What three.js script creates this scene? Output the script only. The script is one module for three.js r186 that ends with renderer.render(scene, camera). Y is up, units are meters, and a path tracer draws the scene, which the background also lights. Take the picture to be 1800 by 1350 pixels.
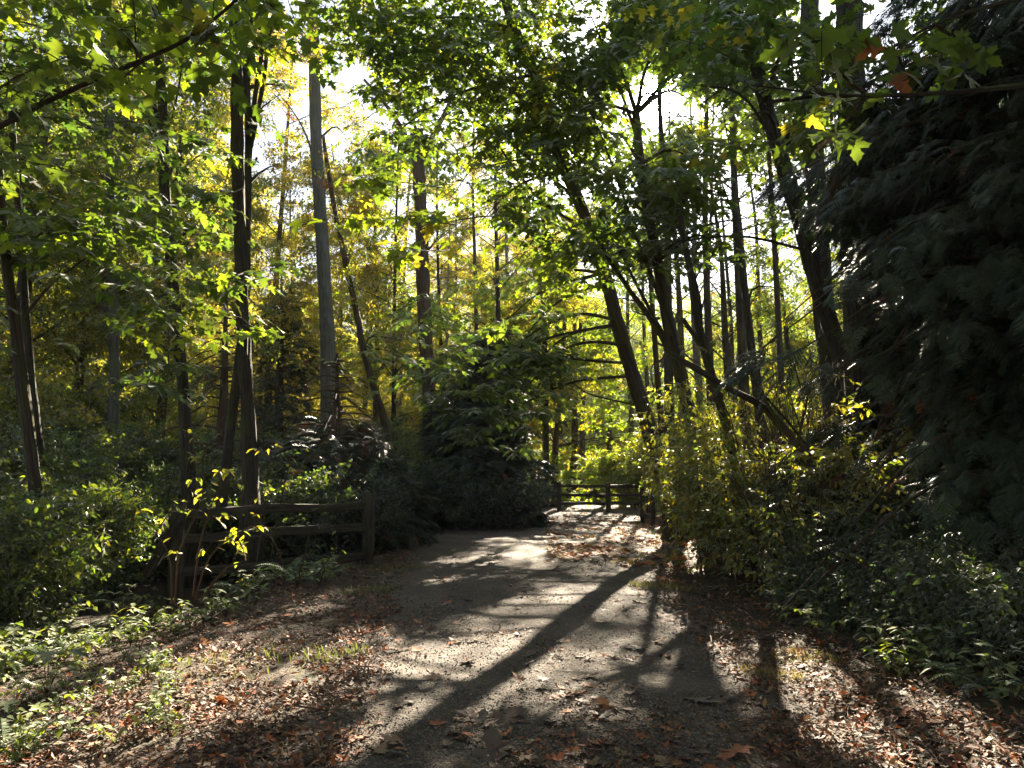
import * as THREE from 'three';
import { mergeGeometries } from 'three/addons/utils/BufferGeometryUtils.js';
import { ImprovedNoise } from 'three/addons/math/ImprovedNoise.js';

// ---------------------------------------------------------------- camera, sky, sun, exposure
const IW = 1800, IH = 1350, FOV = 54, EYE = 1.6, PITCH = 6.9 * Math.PI / 180;
const scene = new THREE.Scene();
const camera = new THREE.PerspectiveCamera(FOV, 4 / 3, 0.1, 600);
camera.position.set(0, EYE, 0);
camera.rotation.x = PITCH;
scene.add(camera);
const renderer = new THREE.WebGLRenderer({ antialias: true });
renderer.setSize(1024, 768);
renderer.toneMapping = THREE.LinearToneMapping;
renderer.toneMappingExposure = 9;
renderer.shadowMap.enabled = true;

const V = (x, y, z) => new THREE.Vector3(x, y, z);
const FPX = IH / 2 / Math.tan(FOV * Math.PI / 360);
const rayDir = (px, py) => {
  const x = (px - IW / 2) / FPX, y = (IH / 2 - py) / FPX, c = Math.cos(PITCH), s = Math.sin(PITCH);
  return V(x, y * c + s, -c + y * s);
};
const P = (px, py, d) => { const r = rayDir(px, py); return r.multiplyScalar(-d / r.z).add(V(0, EYE, 0)); };   // photo pixel at z = -d
const G = (px, py, y = 0) => { const r = rayDir(px, py); return r.multiplyScalar((y - EYE) / r.y).add(V(0, EYE, 0)); };   // photo pixel on the ground
const toPx = (p) => {
  const y = p.y - EYE, c = Math.cos(PITCH), s = Math.sin(PITCH), u = y * c + p.z * s, w = -p.z * c + y * s;
  return w > 0.05 ? [IW / 2 + FPX * p.x / w, IH / 2 - FPX * u / w] : [-9999, -9999];
};
const SUN = rayDir(1150, 178).normalize();

function makeSky() {
  const w = 2048, h = 1024, a = new Float32Array(w * h * 4);
  for (let j = 0; j < h; j++) {
    const el = ((j + 0.5) / h - 0.5) * Math.PI, sy = Math.sin(el), ce = Math.cos(el);
    for (let i = 0; i < w; i++) {
      const az = ((i + 0.5) / w - 0.5) * 2 * Math.PI, x = ce * Math.cos(az), z = ce * Math.sin(az);
      const ang = Math.acos(Math.min(1, x * SUN.x + sy * SUN.y + z * SUN.z)) * 180 / Math.PI;
      const up = Math.pow(Math.max(0, 1 - Math.max(0, sy)), 2.2), o = (j * w + i) * 4;
      const wide = 0.2 * Math.exp(-ang / 22), mid = 0.9 * Math.exp(-ang / 6), core = 60 * Math.exp(-Math.pow(ang / 0.78, 2));
      const below = sy < 0 ? 0.35 : 1;
      a[o] = (0.045 + 0.1 * up) * below + wide + mid + core;
      a[o + 1] = (0.064 + 0.09 * up) * below + wide * 0.97 + mid * 0.96 + core * 0.94;
      a[o + 2] = (0.1 + 0.07 * up) * below + wide * 0.95 + mid * 0.9 + core * 0.84;
      a[o + 3] = 1;
    }
  }
  const t = new THREE.DataTexture(a, w, h, THREE.RGBAFormat, THREE.FloatType);
  t.mapping = THREE.EquirectangularReflectionMapping; t.magFilter = t.minFilter = THREE.LinearFilter; t.needsUpdate = true;
  return t;
}
scene.background = makeSky();
scene.environment = scene.background;
const sun = new THREE.DirectionalLight(new THREE.Color(1, 0.87, 0.67), 5);
sun.position.copy(SUN).multiplyScalar(120);
sun.castShadow = true; sun.shadow.radius = 1;
Object.assign(sun.shadow.camera, { left: -60, right: 60, top: 60, bottom: -60, near: 1, far: 300 });
sun.shadow.mapSize.set(4096, 4096);
scene.add(sun, sun.target);

// ---------------------------------------------------------------- helpers
let seed = 7;
const reseed = (s) => { seed = s >>> 0; };
const R = () => { seed = (seed + 0x6d2b79f5) | 0; let t = Math.imul(seed ^ (seed >>> 15), 1 | seed); t = (t + Math.imul(t ^ (t >>> 7), 61 | t)) ^ t; return ((t ^ (t >>> 14)) >>> 0) / 4294967296; };
const U = (a, b) => a + (b - a) * R();
const pick = (a) => a[Math.floor(R() * a.length)];
const lerp = THREE.MathUtils.lerp, sstep = THREE.MathUtils.smoothstep, clamp = THREE.MathUtils.clamp;
const noise = new ImprovedNoise(), N3 = (x, y, z) => noise.noise(x + 31.7, y + 17.3, z + 5.1);
const rgb = (r, g, b) => new THREE.Color().setRGB(r, g, b);
const mixc = (a, b, t) => [lerp(a[0], b[0], t), lerp(a[1], b[1], t), lerp(a[2], b[2], t)];
const used = new Map();
function numbered(n) { const k = used.get(n) ?? 0; used.set(n, k + 1); return k ? `${n}_${String(k).padStart(3, '0')}` : n; }
function tag(o, label, category, group) { o.userData.label = label; o.userData.category = category; if (group) o.userData.group = group; return o; }
function thing(name, label, category, pos, group) {
  const o = new THREE.Group(); o.name = numbered(name); o.position.copy(pos); scene.add(o);
  return tag(o, label, category, group);
}
// geometry built in world axes becomes a child of its thing
function part(parent, name, geo, mat, kind) {
  const m = new THREE.Mesh(geo, mat); m.name = name;
  if (parent !== scene) { const q = V(0, 0, 0); for (let p = parent; p && p !== scene; p = p.parent) q.add(p.position); geo.translate(-q.x, -q.y, -q.z); }
  m.castShadow = m.receiveShadow = true;
  if (kind) m.userData.kind = kind;
  parent.add(m);
  return m;
}

// mesh collector
class MB {
  constructor() { this.p = []; this.u = []; this.c = []; this.i = []; }
  v(x, y, z, u = 0, w = 0, c) { this.p.push(x, y, z); this.u.push(u, w); this.c.push(...(c ?? [1, 1, 1])); return this.p.length / 3 - 1; }
  t(a, b, c) { this.i.push(a, b, c); }
  geo() {
    const g = new THREE.BufferGeometry();
    g.setAttribute('position', new THREE.Float32BufferAttribute(this.p, 3));
    g.setAttribute('uv', new THREE.Float32BufferAttribute(this.u, 2));
    g.setAttribute('color', new THREE.Float32BufferAttribute(this.c, 3));
    g.setIndex(this.i); g.computeVertexNormals();
    return g;
  }
}

// ---- tapered, bent, slightly knobbly stems
function tubeTo(mb, pts, radii, o = {}) {
  const curve = new THREE.CatmullRomCurve3(pts, false, 'centripetal'), len = curve.getLength();
  const n = Math.max(2, Math.ceil(len / (o.step ?? 0.4))), k = o.seg ?? 7, rough = o.rough ?? 0.1, ph = R() * 100;
  let nrm = null; const T = V(0, 0, 0), B = V(0, 0, 0);
  const first = mb.p.length / 3;
  const rad = (t) => { const f = t * (radii.length - 1), i = Math.min(radii.length - 2, Math.floor(f)); return lerp(radii[i], radii[i + 1], f - i); };
  for (let s = 0; s <= n; s++) {
    const t = s / n, c = curve.getPoint(t); T.copy(curve.getTangent(t));
    if (!nrm) nrm = Math.abs(T.y) < 0.9 ? V(0, 1, 0) : V(1, 0, 0);
    nrm.addScaledVector(T, -nrm.dot(T)).normalize(); B.crossVectors(T, nrm);
    const r0 = rad(t);
    for (let j = 0; j <= k; j++) {
      const a = (j % k) / k * Math.PI * 2, ca = Math.cos(a), sa = Math.sin(a);
      const r = r0 * (1 + rough * 2 * N3(ca * 1.3 + ph, sa * 1.3, t * len * 1.7) + rough * N3(ca * 3, sa * 3 + ph, t * len * 6));
      mb.v(c.x + (nrm.x * ca + B.x * sa) * r, c.y + (nrm.y * ca + B.y * sa) * r, c.z + (nrm.z * ca + B.z * sa) * r, j / k * Math.max(0.12, 6.28 * radii[0]), t * len);
    }
  }
  for (let s = 0; s < n; s++) for (let j = 0; j < k; j++) {
    const a = first + s * (k + 1) + j, b = a + k + 1;
    mb.t(a, a + 1, b); mb.t(b, a + 1, b + 1);
  }
  if (o.cap !== false) {
    const e = first + n * (k + 1), c = curve.getPoint(1), q = mb.v(c.x, c.y, c.z);
    for (let j = 0; j < k; j++) mb.t(e + j, e + j + 1, q);
  }
  return curve;
}
const stick = (mb, a, b, ra, rb) => {   // a three-sided twig
  const T = b.clone().sub(a).normalize(), n = Math.abs(T.y) < 0.9 ? V(0, 1, 0) : V(1, 0, 0); n.addScaledVector(T, -n.dot(T)).normalize();
  const B = V(0, 0, 0).crossVectors(T, n), f = mb.p.length / 3, c = [0.35, 0.26, 0.18];
  for (const [q, r] of [[a, ra], [b, rb]]) for (let j = 0; j < 3; j++) { const an = j * 2.094, x = Math.cos(an) * r, y = Math.sin(an) * r; mb.v(q.x + n.x * x + B.x * y, q.y + n.y * x + B.y * y, q.z + n.z * x + B.z * y, 0, 0, c); }
  for (let j = 0; j < 3; j++) { const k = (j + 1) % 3; mb.t(f + j, f + k, f + 3 + j); mb.t(f + 3 + j, f + k, f + 3 + k); }
};

// ---- leaves: outlines with y along the blade
const half = (pts) => [...pts, ...pts.slice(0, -1).reverse().map(([x, y]) => [-x, y])];
const MAPLE_FINE = half([[0.03, 0], [0.16, -0.07], [0.37, -0.1], [0.33, 0.0], [0.22, 0.1], [0.36, 0.13], [0.45, 0.24], [0.6, 0.34], [0.5, 0.38], [0.46, 0.46], [0.34, 0.4], [0.16, 0.38], [0.2, 0.52], [0.29, 0.62], [0.21, 0.67], [0.15, 0.8], [0.06, 0.84], [0, 1]]);
const MAPLE_LOW = half([[0.34, -0.06], [0.22, 0.11], [0.58, 0.36], [0.16, 0.4], [0.24, 0.66], [0, 1]]);
const OVATE = half([[0.02, 0], [0.2, 0.22], [0.24, 0.45], [0.13, 0.78], [0, 1.02]]);
const OVATE_LOW = half([[0.02, 0], [0.25, 0.36], [0, 1]]);
function leaf(mb, outline, m, o = {}) {   // m places the blade: x across, y along, z up
  const cy = o.cy ?? 0.32, fold = o.fold ?? 0.1, curl = o.curl ?? 0.15, c = o.c, q = V(0, 0, 0), wv = o.wave ?? 0, w0 = R() * 9;
  const at = (x, y) => { q.set(x, y, fold * Math.abs(x) - curl * y * y - wv * Math.sin(5 * x + 4 * y + w0) * (0.3 + Math.abs(x))).applyMatrix4(m); return mb.v(q.x, q.y, q.z, x + 0.5, y, c); };
  const mid = at(0, cy), ids = outline.map(([x, y]) => at(x, y));
  for (let k = 0; k < ids.length; k++) mb.t(mid, ids[k], ids[(k + 1) % ids.length]);
}
const M = new THREE.Matrix4(), Q = new THREE.Quaternion(), E = new THREE.Euler();
function pose(p, dir, up, s, roll = 0) {   // y along dir, z towards up
  const y = dir.clone().normalize(), z = up.clone().addScaledVector(y, -up.dot(y)).normalize(), x = V(0, 0, 0).crossVectors(y, z);
  const m = new THREE.Matrix4().makeBasis(x, y, z);
  if (roll) m.multiply(new THREE.Matrix4().makeRotationY(roll));
  return m.scale(V(s, s, s)).setPosition(p);
}
const dirOf = (az, el) => V(Math.cos(az) * Math.cos(el), Math.sin(el), Math.sin(az) * Math.cos(el));

// sprays grow along +x from the origin, in metres
function mapleSpray(s, low = true) {
  reseed(s); const mb = new MB(), L = U(0.55, 0.75), bend = U(-0.15, 0.1);
  const ax = (t) => V(L * t, bend * t * t, 0.06 * Math.sin(t * 3));
  for (let k = 0; k < 3; k++) stick(mb, ax(k / 3), ax((k + 1) / 3), 0.006 - 0.0015 * k, 0.0045 - 0.0015 * k);
  for (let k = 0; k < 5; k++) for (const sd of [-1, 1]) {
    if (R() < 0.12) continue;
    const t = 0.12 + k * 0.21 + U(-0.03, 0.03), a = ax(t), ang = sd * U(0.6, 1.3) * (k === 4 ? 0.45 : 1), el = U(-0.35, 0.25);
    const pl = U(0.07, 0.15), d = V(Math.cos(ang) * Math.cos(el), Math.sin(el), Math.sin(ang) * Math.cos(el)), b = a.clone().addScaledVector(d, pl);
    stick(mb, a, b, 0.002, 0.0016);
    const down = U(-0.65, -0.05), ld = V(d.x, down, d.z), g = U(0.72, 1.15);
    leaf(mb, low ? MAPLE_LOW : MAPLE_FINE, pose(b, ld, V(U(-0.4, 0.4), 1, U(-0.4, 0.4)), U(0.13, 0.23)), { fold: U(-0.05, 0.25), curl: U(0.05, 0.35), c: [g * U(0.85, 1.15), g, g * U(0.7, 1.1)] });
  }
  return mb.geo();
}
function puffSpray(s, n, L, size, outline = OVATE_LOW) {   // twigs with many small leaves
  reseed(s); const mb = new MB();
  const twigs = [];
  for (let k = 0; k < 5; k++) {
    const az = U(-0.9, 0.9), el = U(-0.5, 0.5), d = dirOf(az, el), l = L * U(0.55, 1);
    stick(mb, V(0, 0, 0), d.clone().multiplyScalar(l), 0.005, 0.002); twigs.push([d, l]);
  }
  for (let k = 0; k < n; k++) {
    const [d, l] = pick(twigs), p = d.clone().multiplyScalar(l * U(0.15, 1.05)).add(V(U(-1, 1), U(-1, 1), U(-1, 1)).multiplyScalar(L * 0.13));
    const g = U(0.65, 1.25);
    leaf(mb, outline, pose(p, dirOf(U(0, 6.28), U(-1.3, 0.3)), dirOf(U(0, 6.28), U(-0.3, 1.5)), size * U(0.7, 1.25)), { fold: U(0, 0.25), curl: U(0, 0.25), c: [g * U(0.85, 1.2), g, g * U(0.6, 1.1)] });
  }
  return mb.geo();
}
function shrubSpray(s, n = 11, size = 0.085) {   // arching shoot with hanging ovate leaves
  reseed(s); const mb = new MB(), L = U(0.5, 0.7), sag = U(0.1, 0.35);
  const ax = (t) => V(L * t, 0.12 * t - sag * t * t, 0.05 * Math.sin(4 * t));
  for (let k = 0; k < 4; k++) stick(mb, ax(k / 4), ax((k + 1) / 4), 0.004 - 0.0007 * k, 0.0033 - 0.0007 * k);
  for (let k = 0; k < n; k++) {
    const t = 0.08 + 0.92 * (k + U(-0.3, 0.3)) / n, sd = k % 2 ? 1 : -1, a = ax(t), d = V(U(0.25, 0.8), U(-1.1, 0.25), sd * U(0.4, 1)), g = U(0.7, 1.2);
    leaf(mb, OVATE, pose(a, d, V(U(-0.5, 0.5), 1, U(-0.5, 0.5)), size * U(0.7, 1.25)), { fold: U(0.05, 0.35), curl: U(0.05, 0.5), c: [g * U(0.8, 1.3), g, g * U(0.6, 1.1)] });
  }
  return mb.geo();
}
function cedarSpray(s) {   // flat drooping frond of fine branchlets
  reseed(s); const mb = new MB(), L = U(0.42, 0.58), sag = U(0.2, 0.4);
  const ax = (t) => V(L * t, -sag * L * t * t * 1.6, 0.02 * Math.sin(t * 5));
  const blade = (a, b, w, c) => { const d = b.clone().sub(a), sd = V(-d.z, 0, d.x).normalize().multiplyScalar(w), i = mb.v(a.x - sd.x, a.y, a.z - sd.z, 0, 0, c), j = mb.v(a.x + sd.x, a.y, a.z + sd.z, 0, 0, c), m = a.clone().lerp(b, 0.6), e = mb.v(m.x + sd.x, m.y + w * 0.7, m.z + sd.z, 0, 0, c), k = mb.v(b.x, b.y - w, b.z, 0, 0, c); mb.t(i, j, e); mb.t(i, e, k); };
  for (let k = 0; k < 4; k++) blade(ax(k / 4), ax((k + 1) / 4 + 0.02), 0.006, [0.8, 0.6, 0.4]);
  for (let k = 0; k < 18; k++) {
    const t = 0.1 + 0.9 * k / 18, sd = k % 2 ? 1 : -1, a = ax(t), l = L * 0.48 * Math.pow(1 - t, 0.6) * U(0.75, 1.1) + 0.03, g = U(0.7, 1.2);
    const d = V(U(0.55, 0.8), U(-0.55, -0.15), sd * U(0.6, 0.8)).normalize(), c = [g * U(0.85, 1.1), g, g];
    blade(a, a.clone().addScaledVector(d, l), 0.006, c);
    const m = 2 + Math.floor(l / 0.045);
    for (let j = 0; j < m; j++) for (const s2 of [-1, 1]) {
      const q = a.clone().addScaledVector(d, l * (j + 0.6) / m), d2 = V(d.x + s2 * 0.55 * -d.z, d.y - 0.25, d.z + s2 * 0.55 * d.x).normalize();
      blade(q, q.clone().addScaledVector(d2, U(0.03, 0.06) * (1 - 0.5 * j / m)), 0.0065, c);
    }
  }
  return mb.geo();
}
function fernFrond(s, L) {   // arching frond with tapering pinnae
  reseed(s); const mb = new MB(), n = 26;
  const ax = (t) => V(L * t * (1 - 0.12 * t * t), L * (0.62 * t - 0.72 * t * t), 0.05 * L * t * t);
  for (let k = 0; k < 8; k++) stick(mb, ax(k / 8), ax((k + 1) / 8), 0.005 - 0.0005 * k, 0.0045 - 0.0005 * k);
  for (let k = 2; k < n; k++) for (const sd of [-1, 1]) {
    const t = k / n, a = ax(t), l = L * 0.15 * Math.pow(Math.sin(Math.min(1, t * 2.2 + 0.12) * 1.5708), 0.8) * Math.pow(1.02 - t, 0.55), g = U(0.8, 1.15);
    leaf(mb, [[0.11, 0.02], [0.12, 0.3], [0.07, 0.7], [0, 1], [-0.05, 0.7], [-0.09, 0.3], [-0.1, 0]], pose(a, V(0.25, U(-0.35, -0.05), sd), V(0, 1, 0), l), { fold: 0.05, curl: 0.2, c: [g, g, g] });
  }
  return mb.geo();
}

// ---------------------------------------------------------------- textures and materials
function texture(w, h, f, srgb) {
  const a = new Uint8Array(w * h * 4);
  for (let j = 0; j < h; j++) for (let i = 0; i < w; i++) { const c = f(i / w, j / h), o = (j * w + i) * 4; for (let k = 0; k < 3; k++) a[o + k] = clamp(Math.round(255 * (c.length ? c[k] : c)), 0, 255); a[o + 3] = 255; }
  const t = new THREE.DataTexture(a, w, h, THREE.RGBAFormat);
  t.wrapS = t.wrapT = THREE.RepeatWrapping; t.magFilter = THREE.LinearFilter; t.minFilter = THREE.LinearMipmapLinearFilter; t.generateMipmaps = true;
  if (srgb) t.colorSpace = THREE.SRGBColorSpace;
  t.needsUpdate = true;
  return t;
}
// value noise that tiles with period n
const hash = (x, y, s) => { let h = Math.imul(x, 374761393) ^ Math.imul(y, 668265263) ^ Math.imul(s, 1274126177); h = Math.imul(h ^ (h >>> 13), 1274126177); return ((h ^ (h >>> 16)) >>> 0) / 4294967296; };
function tile(u, v, nu, nv, s) {
  const x = u * nu, y = v * nv, i = Math.floor(x), j = Math.floor(y), fx = x - i, fy = y - j, a = fx * fx * (3 - 2 * fx), b = fy * fy * (3 - 2 * fy);
  const H = (p, q) => hash(((p % nu) + nu) % nu, ((q % nv) + nv) % nv, s);
  return lerp(lerp(H(i, j), H(i + 1, j), a), lerp(H(i, j + 1), H(i + 1, j + 1), a), b);
}
const fbm = (u, v, n, s, m = n) => 0.5 * tile(u, v, n, m, s) + 0.25 * tile(u, v, n * 2, m * 2, s + 1) + 0.15 * tile(u, v, n * 4, m * 4, s + 2) + 0.1 * tile(u, v, n * 8, m * 8, s + 3);
const barkHeight = (u, v) => { const w = u + 0.06 * (tile(u, v, 4, 3, 3) - 0.5); return Math.pow(Math.abs(tile(w, v, 14, 5, 9) - 0.5) * 2, 0.6) * 0.7 + 0.3 * tile(w, v, 40, 24, 5); };
const barkBump = texture(256, 512, barkHeight);
const barkMap = (a, b, moss, ms) => texture(256, 512, (u, v) => {
  const h = barkHeight(u, v), k = fbm(u, v, 5, 40 + ms), c = mixc(a, b, clamp(h * 0.8 + (k - 0.5) * 0.7, 0, 1));
  return mixc(c, moss, sstep(fbm(u, v, 4, 77 + ms), 0.52, 0.68) * 0.7);
}, true);
const barkMat = (map, bs = 0.04) => { map.repeat.set(1.6, 0.55); const b = barkBump.clone(); b.repeat.copy(map.repeat); return new THREE.MeshStandardMaterial({ map, bumpMap: b, bumpScale: bs, roughness: 0.92 }); };
const BARK = {
  dark: barkMat(barkMap([0.13, 0.11, 0.09], [0.33, 0.29, 0.25], [0.24, 0.26, 0.12], 1)),
  mossy: barkMat(barkMap([0.16, 0.13, 0.1], [0.36, 0.31, 0.25], [0.28, 0.31, 0.1], 2)),
  grey: barkMat(barkMap([0.24, 0.235, 0.22], [0.47, 0.46, 0.43], [0.35, 0.37, 0.26], 3), 0.008),
  pale: barkMat(barkMap([0.5, 0.49, 0.45], [0.78, 0.77, 0.72], [0.34, 0.34, 0.3], 4), 0.004),
  brown: barkMat(barkMap([0.2, 0.15, 0.1], [0.42, 0.33, 0.25], [0.3, 0.28, 0.18], 5)),
};
const leafMat = (through, coat = 0.35, cr = 0.38) => new THREE.MeshPhysicalMaterial({ vertexColors: true, side: THREE.DoubleSide, roughness: 1, transmission: through, thickness: 0, clearcoat: coat, clearcoatRoughness: cr });
const LEAF = { thin: leafMat(0.66, 0.1), maple: leafMat(0.64, 0.1, 0.45), shrub: leafMat(0.62, 0.4, 0.32), cedar: leafMat(0.15, 0.42, 0.3), fern: leafMat(0.5, 0.25), dead: leafMat(0.15, 0.15, 0.5) };
const tint = (m, c) => { const n = m.clone(); n.color.setRGB(...c); return n; };

// colours of foliage, linear
const C = {
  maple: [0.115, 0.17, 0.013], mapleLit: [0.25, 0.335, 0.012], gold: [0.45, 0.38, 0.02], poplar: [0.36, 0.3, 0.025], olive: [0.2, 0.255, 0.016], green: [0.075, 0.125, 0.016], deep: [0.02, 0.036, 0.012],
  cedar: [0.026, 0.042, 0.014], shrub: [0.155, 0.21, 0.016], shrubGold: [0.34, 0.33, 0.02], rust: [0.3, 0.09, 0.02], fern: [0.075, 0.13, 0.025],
};
const KIND = {
  maple: { g: [mapleSpray(11), mapleSpray(12), mapleSpray(13)], m: LEAF.maple },
  poplar: { g: [puffSpray(21, 46, 0.75, 0.1), puffSpray(22, 46, 0.75, 0.1)], m: LEAF.thin },
  far: { g: [puffSpray(31, 90, 1.7, 0.19), puffSpray(32, 90, 1.7, 0.19)], m: LEAF.thin },
  small: { g: [puffSpray(41, 40, 0.5, 0.07, OVATE), puffSpray(42, 40, 0.5, 0.07, OVATE)], m: LEAF.shrub },
  shrub: { g: [shrubSpray(51), shrubSpray(52), shrubSpray(53)], m: LEAF.shrub },
  cedar: { g: [cedarSpray(61), cedarSpray(62)], m: LEAF.cedar },
};

// ---------------------------------------------------------------- where sunlight gets through the canopy
const BEAMS = [];
const beamG = (r, ...px) => { for (let k = 0; k < px.length; k += 2) BEAMS.push({ p: G(px[k], px[k + 1]), r, ground: true }); };
const beamP = (px, py, d, r, t0) => BEAMS.push({ p: P(px, py, d), r, t0: t0 ?? (d > 16 ? 0.4 + 0.7 * r : undefined) });
beamG(0.24, 880, 953, 980, 960, 1015, 950, 900, 985, 1120, 975, 840, 935);
beamG(0.4, 1130, 940, 1090, 925, 1160, 975, 1060, 932, 1150, 958, 1205, 975, 1100, 945, 1180, 930);
beamG(0.7, 1060, 905, 1000, 906, 940, 908, 1110, 915);
beamG(0.11, 835, 1035, 862, 1076, 945, 1055, 915, 1062, 830, 1110, 875, 1102, 1105, 1085, 1160, 1030);
beamG(0.12, 1055, 1022, 1025, 1045, 1000, 1060, 1090, 1050, 1060, 1068, 1010, 1090, 960, 1112, 930, 1124, 1040, 1092);
beamG(0.13, 750, 1010, 755, 1030, 690, 1155, 640, 1165, 780, 1150, 680, 1210, 740, 1200, 690, 1310, 670, 1340, 1065, 1320, 1050, 1335, 1050, 1190);
beamG(0.3, 300, 1180, 400, 1130, 220, 1240, 110, 1290, 340, 1250, 480, 1085, 150, 1180, 560, 1060, 280, 1300, 420, 1180);
beamG(0.36, 1560, 1245, 1640, 1290, 1490, 1175, 1350, 1190, 1740, 1330, 1270, 1000, 1420, 1150, 1690, 1310, 1600, 1225, 1530, 1210);
beamP(370, 850, 6.6, 0.55); beamP(390, 950, 6.6, 0.5); beamP(350, 770, 6.6, 0.4);
beamP(1080, 700, 38, 5, 3); beamP(980, 760, 38, 4, 3); beamP(1000, 850, 38, 3, 3); beamP(1130, 790, 38, 4, 3); beamP(1000, 640, 38, 4, 3);
beamP(120, 1080, 5.4, 0.7); beamP(300, 1060, 6.5, 0.6); beamP(430, 1050, 8, 0.6); beamP(650, 720, 16.5, 0.3, 0.3); beamP(620, 690, 16.5, 0.25, 0.3); beamP(680, 780, 16.5, 0.25, 0.3); 
reseed(33);
for (let k = 0; k < 32; k++) beamP(U(-40, 310), U(680, 1010), U(8, 14), U(0.16, 0.3), 0.3);
for (let k = 0; k < 16; k++) beamP(U(310, 640), U(660, 850), U(13.5, 17), U(0.16, 0.3), 0.3);
const scatter = (n, x0, x1, y0, y1, d, r0, r1, t0) => { for (let k = 0; k < n; k++) { const x = U(x0, x1); beamP(x, U(y0, y1), typeof d === 'function' ? d(x) : d, U(r0, r1), t0); } };
scatter(60, 1170, 1500, 610, 980, (x) => lerp(19, 10.5, (x - 1170) / 330), 0.45, 0.85, 0.8);
scatter(30, 280, 790, 20, 780, 33, 1.4, 2.6, 3.6);
scatter(24, 640, 1000, 20, 540, 17, 0.5, 1.1, 1.4); scatter(22, 1150, 1500, 330, 660, 25, 0.9, 1.6, 2.4);
scatter(26, 0, 480, 40, 680, 13, 0.4, 0.8, 1.2); scatter(14, 0, 300, 100, 720, 22, 0.8, 1.6, 2);
scatter(16, 1000, 1480, 50, 560, 16, 0.3, 0.7, 1);
scatter(8, 610, 730, 320, 470, 12, 0.4, 0.7, 0.7);
for (let k = 0; k < 46; k++) { const x = U(1430, 1640); BEAMS.push({ p: P(x, U(430, 640) + (x - 1430) * 1.1, U(6.6, 8.6)), r: U(0.1, 0.3), t0: 0.12, ground: true }); }
const dq = V(0, 0, 0);
function sunlitGap(p, keep) {
  for (const b of BEAMS) {
    if (keep && !b.ground) continue;
    dq.copy(p).sub(b.p); const t = dq.dot(SUN);
    if (t < (b.t0 ?? 0.3 + 0.3 * b.r)) continue;
    const d2 = dq.lengthSq() - t * t, r = b.r * (0.85 + 0.5 * N3(p.x * 0.9, p.y * 0.9, p.z * 0.9)) + Math.min(0.26, b.r + 0.06);
    if (d2 < r * r) return true;
  }
  dq.copy(p).sub(camera.position); const t = dq.dot(SUN), d2 = dq.lengthSq() - t * t;   // the opening in which the sun itself stands
  return t > 0 && Math.sqrt(d2) < 0.5 + t * (0.031 + 0.002 * N3(p.x, p.y, p.z));
}
// openings in the canopy through which sky shows
const HOLES = [[800, 560, 50, 45, 0.6], [960, 400, 70, 30, 0.35], [150, 40, 120, 50, 0.5], [620, 90, 50, 90, 0.4], [1230, 520, 40, 60, 0.4], [1250, 720, 40, 60, 0.4]];
function openSky(p) {
  const [x, y] = toPx(p); let k = 0;
  for (const [a, b, rx, ry, w] of HOLES) { const d = Math.hypot((x - a) / rx, (y - b) / ry); if (d < 1.3) k = Math.max(k, w * (1 - sstep(d, 0.6, 1.3))); }
  return k;
}
const inView = (p, m = 200) => { const [x, y] = toPx(p); return x > -m && x < IW + m && y > -m * 1.3 && y < IH + m; };

// crowns: many sprays, one InstancedMesh per form
function foliage(parent, kind, items, name = 'crown') {
  const K = KIND[kind], nv = K.g.length, off = parent.position;
  for (let k = 0; k < nv; k++) {
    const mine = items.filter((_, i) => i % nv === k);
    if (!mine.length) continue;
    const im = new THREE.InstancedMesh(K.g[k], K.m, mine.length); im.name = name; im.userData.kind = 'stuff';
    mine.forEach((it, i) => {
      const s = it.s; E.set(it.roll ?? U(-0.5, 0.5), it.yaw ?? U(0, 6.28), it.el ?? U(-0.3, 0.3), 'YZX'); Q.setFromEuler(E);
      M.compose(V(it.p.x - off.x, it.p.y - off.y, it.p.z - off.z), Q, V(s, s, s)); im.setMatrixAt(i, M);
      im.setColorAt(i, rgb(...it.c));
    });
    im.castShadow = im.receiveShadow = true;
    parent.add(im);
  }
}
const shade = (c, v = 0.25, other, share = 0) => { let k = other && R() < share ? mixc(c, other, U(0.4, 1)) : c; const g = 1 + U(-v, v); return [k[0] * g * U(0.9, 1.12), k[1] * g, k[2] * g]; };
// sprays inside an ellipsoid, gathered in flat layers
function cloud(items, c, r, n, o) {
  for (let k = 0; k < n; k++) {
    let q; do q = V(U(-1, 1), U(-1, 1), U(-1, 1)); while (q.lengthSq() > 1);
    if (o.shell) q.setLength(Math.pow(q.length(), 0.45));
    const p = V(c.x + q.x * r[0], c.y + q.y * r[1], c.z + q.z * r[2]);
    if (o.layer) p.y = lerp(p.y, Math.round(p.y / o.layer + 0.5 * N3(p.x * 0.25, 0, p.z * 0.25)) * o.layer, 0.75);
    if (N3(p.x * 0.55, p.y * 0.55, p.z * 0.55) < (o.cut ?? -0.18)) continue;
    if (p.y < 0.25 || sunlitGap(p, o.keep) || R() < openSky(p) * (o.sky ?? 1)) continue;
    const yaw = o.out ? Math.atan2(-q.z, q.x) + U(-0.7, 0.7) : U(0, 6.28);
    items.push({ p, s: U(0.75, 1.2) * (o.s ?? 1), yaw, el: U(-0.45, 0.25) + (o.el ?? 0), c: shade(o.c, o.v ?? 0.25, o.alt, o.share ?? 0.2) });
  }
}

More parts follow.
